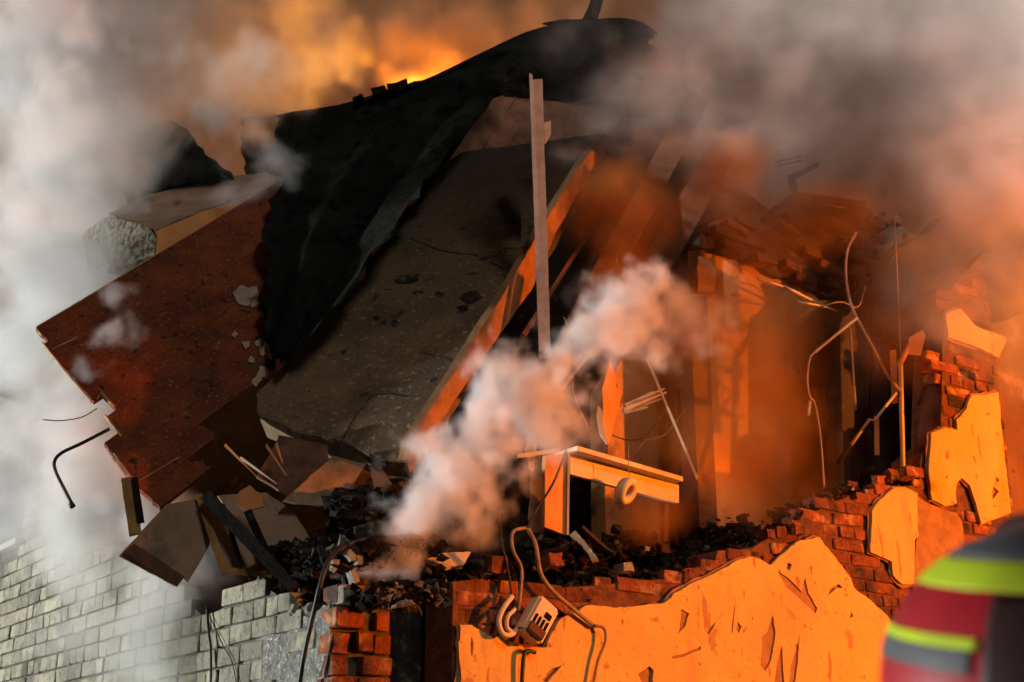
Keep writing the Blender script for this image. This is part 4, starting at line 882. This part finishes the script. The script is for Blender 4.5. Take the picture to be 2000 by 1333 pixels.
# ------------------------------------------------------------------ smoke: real volumes, density grids computed here
def lattice(seed): return np.random.default_rng(seed).random((32, 32, 32), dtype=np.float32)
LAT = [lattice(i) for i in range(6)]
def vnoise(X, Y, Z, f, k):
    L = LAT[k % 6]; out = np.zeros_like(X)
    x, y, z = X * f + 7.3 * k, Y * f + 3.1 * k, Z * f + 5.7 * k
    ix, iy, iz = np.floor(x).astype(np.int32), np.floor(y).astype(np.int32), np.floor(z).astype(np.int32)
    fx, fy, fz_ = x - ix, y - iy, z - iz
    fx = fx * fx * (3 - 2 * fx); fy = fy * fy * (3 - 2 * fy); fz_ = fz_ * fz_ * (3 - 2 * fz_)
    for dx in (0, 1):
        wx = fx if dx else 1 - fx; jx = (ix + dx) & 31
        for dy in (0, 1):
            wy = wx * (fy if dy else 1 - fy); jy = (iy + dy) & 31
            for dz in (0, 1):
                out += wy * (fz_ if dz else 1 - fz_) * L[jx, jy, (iz + dz) & 31]
    return out
def fbm(X, Y, Z, f, octs, gain=.6):
    a, s, t = 1.0, 0, np.zeros_like(X)
    for o_ in range(octs):
        t += a * vnoise(X, Y, Z, f * 2.03 ** o_, o_); s += a; a *= gain
    return t / s
def sstep(a, b, x):
    t = np.clip((x - a) / (b - a), 0, 1); return t * t * (3 - 2 * t)
def smoke(name, puffs, vox, f, octs, color, aniso, erode, soft, label, warp=.12, seed=0):
    """puffs: (px, py, Y, rx_px, rz_px, ry_m, density 1/m)"""
    B = []
    for (x, y, Y, rx, rz, ry, dn, *er) in puffs:
        c = at(x, y, Y); k = (Y / ray(x, y).y); B.append((c, rx * k, ry, rz * k, dn, er[0] if er else erode))
    lo = np.array([min(c[i] - 1.25 * r[i] for c, *r in [(b[0], b[1], b[2], b[3]) for b in B]) for i in range(3)])
    hi = np.array([max(c[i] + 1.25 * r[i] for c, *r in [(b[0], b[1], b[2], b[3]) for b in B]) for i in range(3)])
    n = np.maximum(8, np.ceil((hi - lo) / vox).astype(int) + 1); hi = lo + (n - 1) * vox
    ax_ = [np.arange(n[i], dtype=np.float32) * vox + lo[i] for i in range(3)]
    dens = np.zeros(n, np.float32)
    G = np.meshgrid(*ax_, indexing='ij')
    so_ = seed * 11.7
    nz = fbm(G[0] + so_, G[1], G[2] * .9, f, octs)
    w1 = (vnoise(G[0] + so_, G[1], G[2], f * .6, 3) - .5) * warp * 3 + (vnoise(G[0] + so_, G[1], G[2], f * 1.9, 1) - .5) * warp * 1.2
    w2 = (vnoise(G[0], G[1] + so_, G[2], f * .6, 4) - .5) * warp * 3 + (vnoise(G[0], G[1] + so_, G[2], f * 1.9, 2) - .5) * warp * 1.2
    for c, rx, ry, rz, dn, er in B:
        sl = tuple(slice(max(0, int((c[i] - 1.3 * r_ - lo[i]) / vox)), int((c[i] + 1.3 * r_ - lo[i]) / vox) + 2) for i, r_ in enumerate((rx, ry, rz)))
        x, y, z = G[0][sl] + w1[sl] - c[0], G[1][sl] - c[1], G[2][sl] + w2[sl] - c[2]
        q = 1 - np.sqrt((x / rx) ** 2 + (y / ry) ** 2 + (z / rz) ** 2)
        v = abs(dn) * sstep(0, soft, q - er * (1 - nz[sl] * 1.55)) * (.45 + .9 * sstep(.35, .65, nz[sl]))
        if dn > 0: dens[sl] = np.maximum(dens[sl], v) + .25 * np.minimum(dens[sl], v)
        else: dens[sl] *= 1 - np.clip(v, 0, 1)
    dens[0] = dens[-1] = 0; dens[:, 0] = dens[:, -1] = 0; dens[:, :, 0] = dens[:, :, -1] = 0
    dens[dens < .02] = 0
    N = int(n.prod()); me = bpy.data.meshes.new(name); me.vertices.add(N)
    a = me.attributes.new('smoke_density', 'FLOAT', 'POINT'); a.data.foreach_set('value', np.ascontiguousarray(dens).ravel())
    me.vertices.foreach_set('co', np.stack(G, -1).astype(np.float32).ravel())
    o = bpy.data.objects.new(name, me); COL.objects.link(o)
    m = bpy.data.materials.new(name); m.use_nodes = True; t = m.node_tree; t.nodes.clear()
    pv = t.nodes.new('ShaderNodeVolumePrincipled'); ou = t.nodes.new('ShaderNodeOutputMaterial'); t.links.new(pv.outputs[0], ou.inputs['Volume'])
    pv.inputs['Color'].default_value = (*color, 1); pv.inputs['Density'].default_value = 1; pv.inputs['Anisotropy'].default_value = aniso
    me.materials.append(m)
    g = bpy.data.node_groups.new(name, 'GeometryNodeTree'); Nn = g.nodes.new; K = g.links.new
    g.interface.new_socket('Geometry', in_out='INPUT', socket_type='NodeSocketGeometry'); g.interface.new_socket('Geometry', in_out='OUTPUT', socket_type='NodeSocketGeometry')
    gi, go = Nn('NodeGroupInput'), Nn('NodeGroupOutput'); vc = Nn('GeometryNodeVolumeCube'); si = Nn('GeometryNodeSampleIndex'); si.data_type = 'FLOAT'; si.domain = 'POINT'
    na = Nn('GeometryNodeInputNamedAttribute'); na.data_type = 'FLOAT'; na.inputs[0].default_value = 'smoke_density'
    vc.inputs['Min'].default_value = tuple(lo); vc.inputs['Max'].default_value = tuple(hi)
    for ch, x in zip('XYZ', n): vc.inputs['Resolution ' + ch].default_value = int(x)
    po = Nn('GeometryNodeInputPosition'); mr = Nn('ShaderNodeMapRange'); mr.data_type = 'FLOAT_VECTOR'
    mr.inputs[7].default_value = tuple(lo); mr.inputs[8].default_value = tuple(hi); mr.inputs[9].default_value = (0, 0, 0); mr.inputs[10].default_value = tuple(float(k - 1) for k in n)
    K(po.outputs[0], mr.inputs[6])
    ad = Nn('ShaderNodeVectorMath'); ad.operation = 'ADD'; ad.inputs[1].default_value = (.5, .5, .5); K(mr.outputs[1], ad.inputs[0])
    fl = Nn('ShaderNodeVectorMath'); fl.operation = 'FLOOR'; K(ad.outputs[0], fl.inputs[0])
    sep = Nn('ShaderNodeSeparateXYZ'); K(fl.outputs[0], sep.inputs[0])
    def imath(op, a_, b_):
        q = Nn('FunctionNodeIntegerMath'); q.operation = op
        for i, v in enumerate((a_, b_)):
            if isinstance(v, int): q.inputs[i].default_value = v
            else: K(v, q.inputs[i])
        return q.outputs[0]
    ix = imath('ADD', imath('ADD', imath('MULTIPLY', sep.outputs[0], int(n[1] * n[2])), imath('MULTIPLY', sep.outputs[1], int(n[2]))), sep.outputs[2])
    K(gi.outputs[0], si.inputs['Geometry']); K(na.outputs[0], si.inputs['Value']); K(ix, si.inputs['Index']); K(si.outputs[0], vc.inputs['Density'])
    sm = Nn('GeometryNodeSetMaterial'); sm.inputs['Material'].default_value = m; K(vc.outputs[0], sm.inputs[0]); K(sm.outputs[0], go.inputs[0])
    md = o.modifiers.new('volume', 'NODES'); md.node_group = g
    tag(o, label, 'smoke', None, 'stuff'); print(name, n, N)
    return o
SMOKE = True
if SMOKE:
    smoke('white_smoke', [
        (150, 180, 9.2, 290, 340, .6, 2.2, .15), (120, 540, 8.9, 190, 320, .6, 1.8, .12), (420, 70, 9.5, 330, 200, .6, 1.5, .2), (130, 900, 8.6, 220, 220, .5, 2.6, .2), (260, 1240, 7.7, 240, 170, .3, 1.0, .2),
        (70, 100, 8.9, 200, 230, .9, 3.2), (130, 330, 8.6, 180, 200, .8, 3.6, .5), (90, 520, 8.5, 150, 200, .8, 3, .45), (190, 560, 8.6, 170, 140, .7, 3.5),
        (120, 700, 8.5, 170, 150, .7, 3.5), (170, 850, 8.2, 150, 170, .6, 5), (150, 990, 8.1, 130, 120, .5, 4.5), (260, 1000, 8.0, 130, 140, .45, 5),
        (170, 1070, 8.2, 190, 80, .45, 3.5), (290, 1120, 7.8, 150, 120, .4, 4), (300, 1230, 7.5, 170, 160, .35, 2.4), (430, 1110, 7.5, 80, 70, .3, 2),
        (30, 830, 8.7, 120, 120, .4, 2.0), (400, 40, 9.3, 300, 150, .8, 2.6), (480, 170, 9.1, 190, 130, .6, 2.6), (330, 140, 9.1, 170, 110, .6, 2.4), (545, 295, 8.4, 80, 70, .3, 3.5), (440, 260, 8.6, 130, 60, .3, 3.5), (500, 345, 8.4, 110, 50, .3, 2.4),
        (215, 400, 8.6, 90, 80, .4, 4), (600, 60, 9.8, 130, 150, .7, 1.0)],
        .029, 4.6, 6, (.88, .88, .88), .2, .66, .5, 'thick white-grey smoke column billowing up the left side', warp=.14, seed=1)
    smoke('deck_wisp', [(240, 590, 7.2, 40, 36, .08, 5), (205, 660, 7.15, 45, 40, .08, 5), (180, 715, 7.15, 55, 30, .08, 4), (250, 650, 7.15, 40, 50, .07, 2.5)], .012, 9, 4, (.86, .84, .85), .2, .8, .9, 'thin wisp of smoke drifting across the red deck', warp=.05, seed=2)
    smoke('white_puff', [
        (765, 1100, 6.5, 95, 70, .2, 9, .8), (815, 1020, 6.5, 120, 105, .25, 10, .9), (885, 935, 6.5, 140, 120, .32, 10), (965, 965, 6.6, 115, 105, .26, 8), (850, 890, 6.5, 100, 85, .25, 8),
        (950, 850, 6.6, 115, 100, .28, 9), (980, 745, 6.7, 120, 100, .28, 10), (1050, 800, 6.7, 120, 100, .28, 9), (1080, 725, 6.8, 115, 90, .28, 8), (1165, 655, 6.9, 135, 90, .3, 9),
        (1245, 600, 7.0, 120, 90, .3, 9), (1210, 670, 7.0, 160, 90, .3, 7, .9), (1330, 640, 7.1, 150, 95, .3, 2.6, .8), (1100, 865, 6.8, 95, 85, .25, 3.5), (900, 1045, 6.6, 130, 55, .18, 4)],
        .017, 7.5, 5, (.95, .93, .93), .1, 1.08, .6, 'dense pinkish white smoke puff rising from the wall top in the centre', warp=.085, seed=3)
    smoke('room_smoke', [
        (1570, 455, 7.95, 280, 130, .3, 2.2, .3), (1430, 720, 7.7, 250, 330, .28, .9, .1), (1250, 560, 7.8, 150, 120, .3, 1.4), (1720, 640, 8.1, 120, 170, .25, .9, .2),
        (1450, 760, 7.9, 190, 320, .35, 1.7), (1300, 780, 7.9, 180, 190, .4, 1.2), (1320, 1010, 7.6, 150, 80, .3, 1.8), (1500, 600, 8.1, 190, 100, .4, 1.6), (1560, 880, 8.1, 110, 160, .3, .9),
        (1250, 410, 8.0, 180, 150, .4, 3.0), (1400, 330, 8.3, 190, 130, .45, 2.2)],
        .045, 2.8, 5, (.62, .29, .07), .1, .5, .7, 'orange-lit haze of smoke hanging inside the burning room', seed=4)
    smoke('upper_smoke', [
        (1420, 150, 8.8, 430, 230, 0.91, 1.86), (1700, 100, 8.6, 450, 300, 1.04, 2.09), (1700, 60, 8.5, 600, 260, 0.78, 1.04, .1), (1980, 200, 8.2, 330, 460, 0.78, 1.74, .1), (1950, 130, 8.3, 350, 400, 1.04, 2.90), (1970, 480, 8.0, 230, 310, 0.65, 2.90), (1930, 650, 8.0, 170, 140, 0.45, 2.32), (1850, 330, 8.4, 260, 240, 0.78, 1.74),
        (1250, 200, 8.5, 230, 130, 0.65, 2.4), (1200, 290, 8.1, 160, 120, .3, 2.2), (1330, 270, 8.2, 200, 110, .35, 2.4), (1600, 330, 8.7, 270, 140, 0.65, 0.81), (1750, 520, 8.5, 130, 140, 0.45, 0.64), (1990, 720, 8.2, 90, 110, 0.39, 1.39), (1500, 20, 8.8, 400, 150, 0.91, 1.74)],
        .040, 3.4, 6, (.93, .85, .80), .15, .46, .7, 'wide pinkish brown smoke bank over the upper right', warp=.2, seed=5)
    smoke('fire_smoke', [(800, 110, 10.3, 200, 110, .35, 3.2), (760, 130, 10.25, 90, 70, .3, 4), (900, 60, 10.4, 200, 120, .35, 2.2), (1050, 20, 10.4, 200, 110, .35, 1.6), (690, 60, 10.4, 120, 140, .35, 2)], .045, 4.2, 5, (.72, .50, .30), .1, .95, .7, 'orange-glowing smoke rolling up behind the roof ridge', warp=.14, seed=9)
    smoke('background_smoke', [(1000, 250, 12.2, 2300, 1100, 1.5, .55), (850, 20, 11.2, 420, 220, .7, .9), (1250, -20, 11.2, 420, 200, .7, .8), (200, 300, 11.5, 700, 700, .8, .8), (1800, 300, 11.2, 600, 600, .8, .7)],
        .10, 1.4, 5, (.52, .31, .17), .1, .3, .6, 'smoke-filled night air behind the house', warp=.2, seed=6)
# the fire behind the roof ridge
lamp('roof_fire', 'POINT', at(835, 212, 10.2), None, 190, (1.0, .32, .015), shadow_soft_size=.12)
lamp('room_fire', 'POINT', PR(1440, 900, .8), None, 6, (1.0, .25, .012), shadow_soft_size=.2)
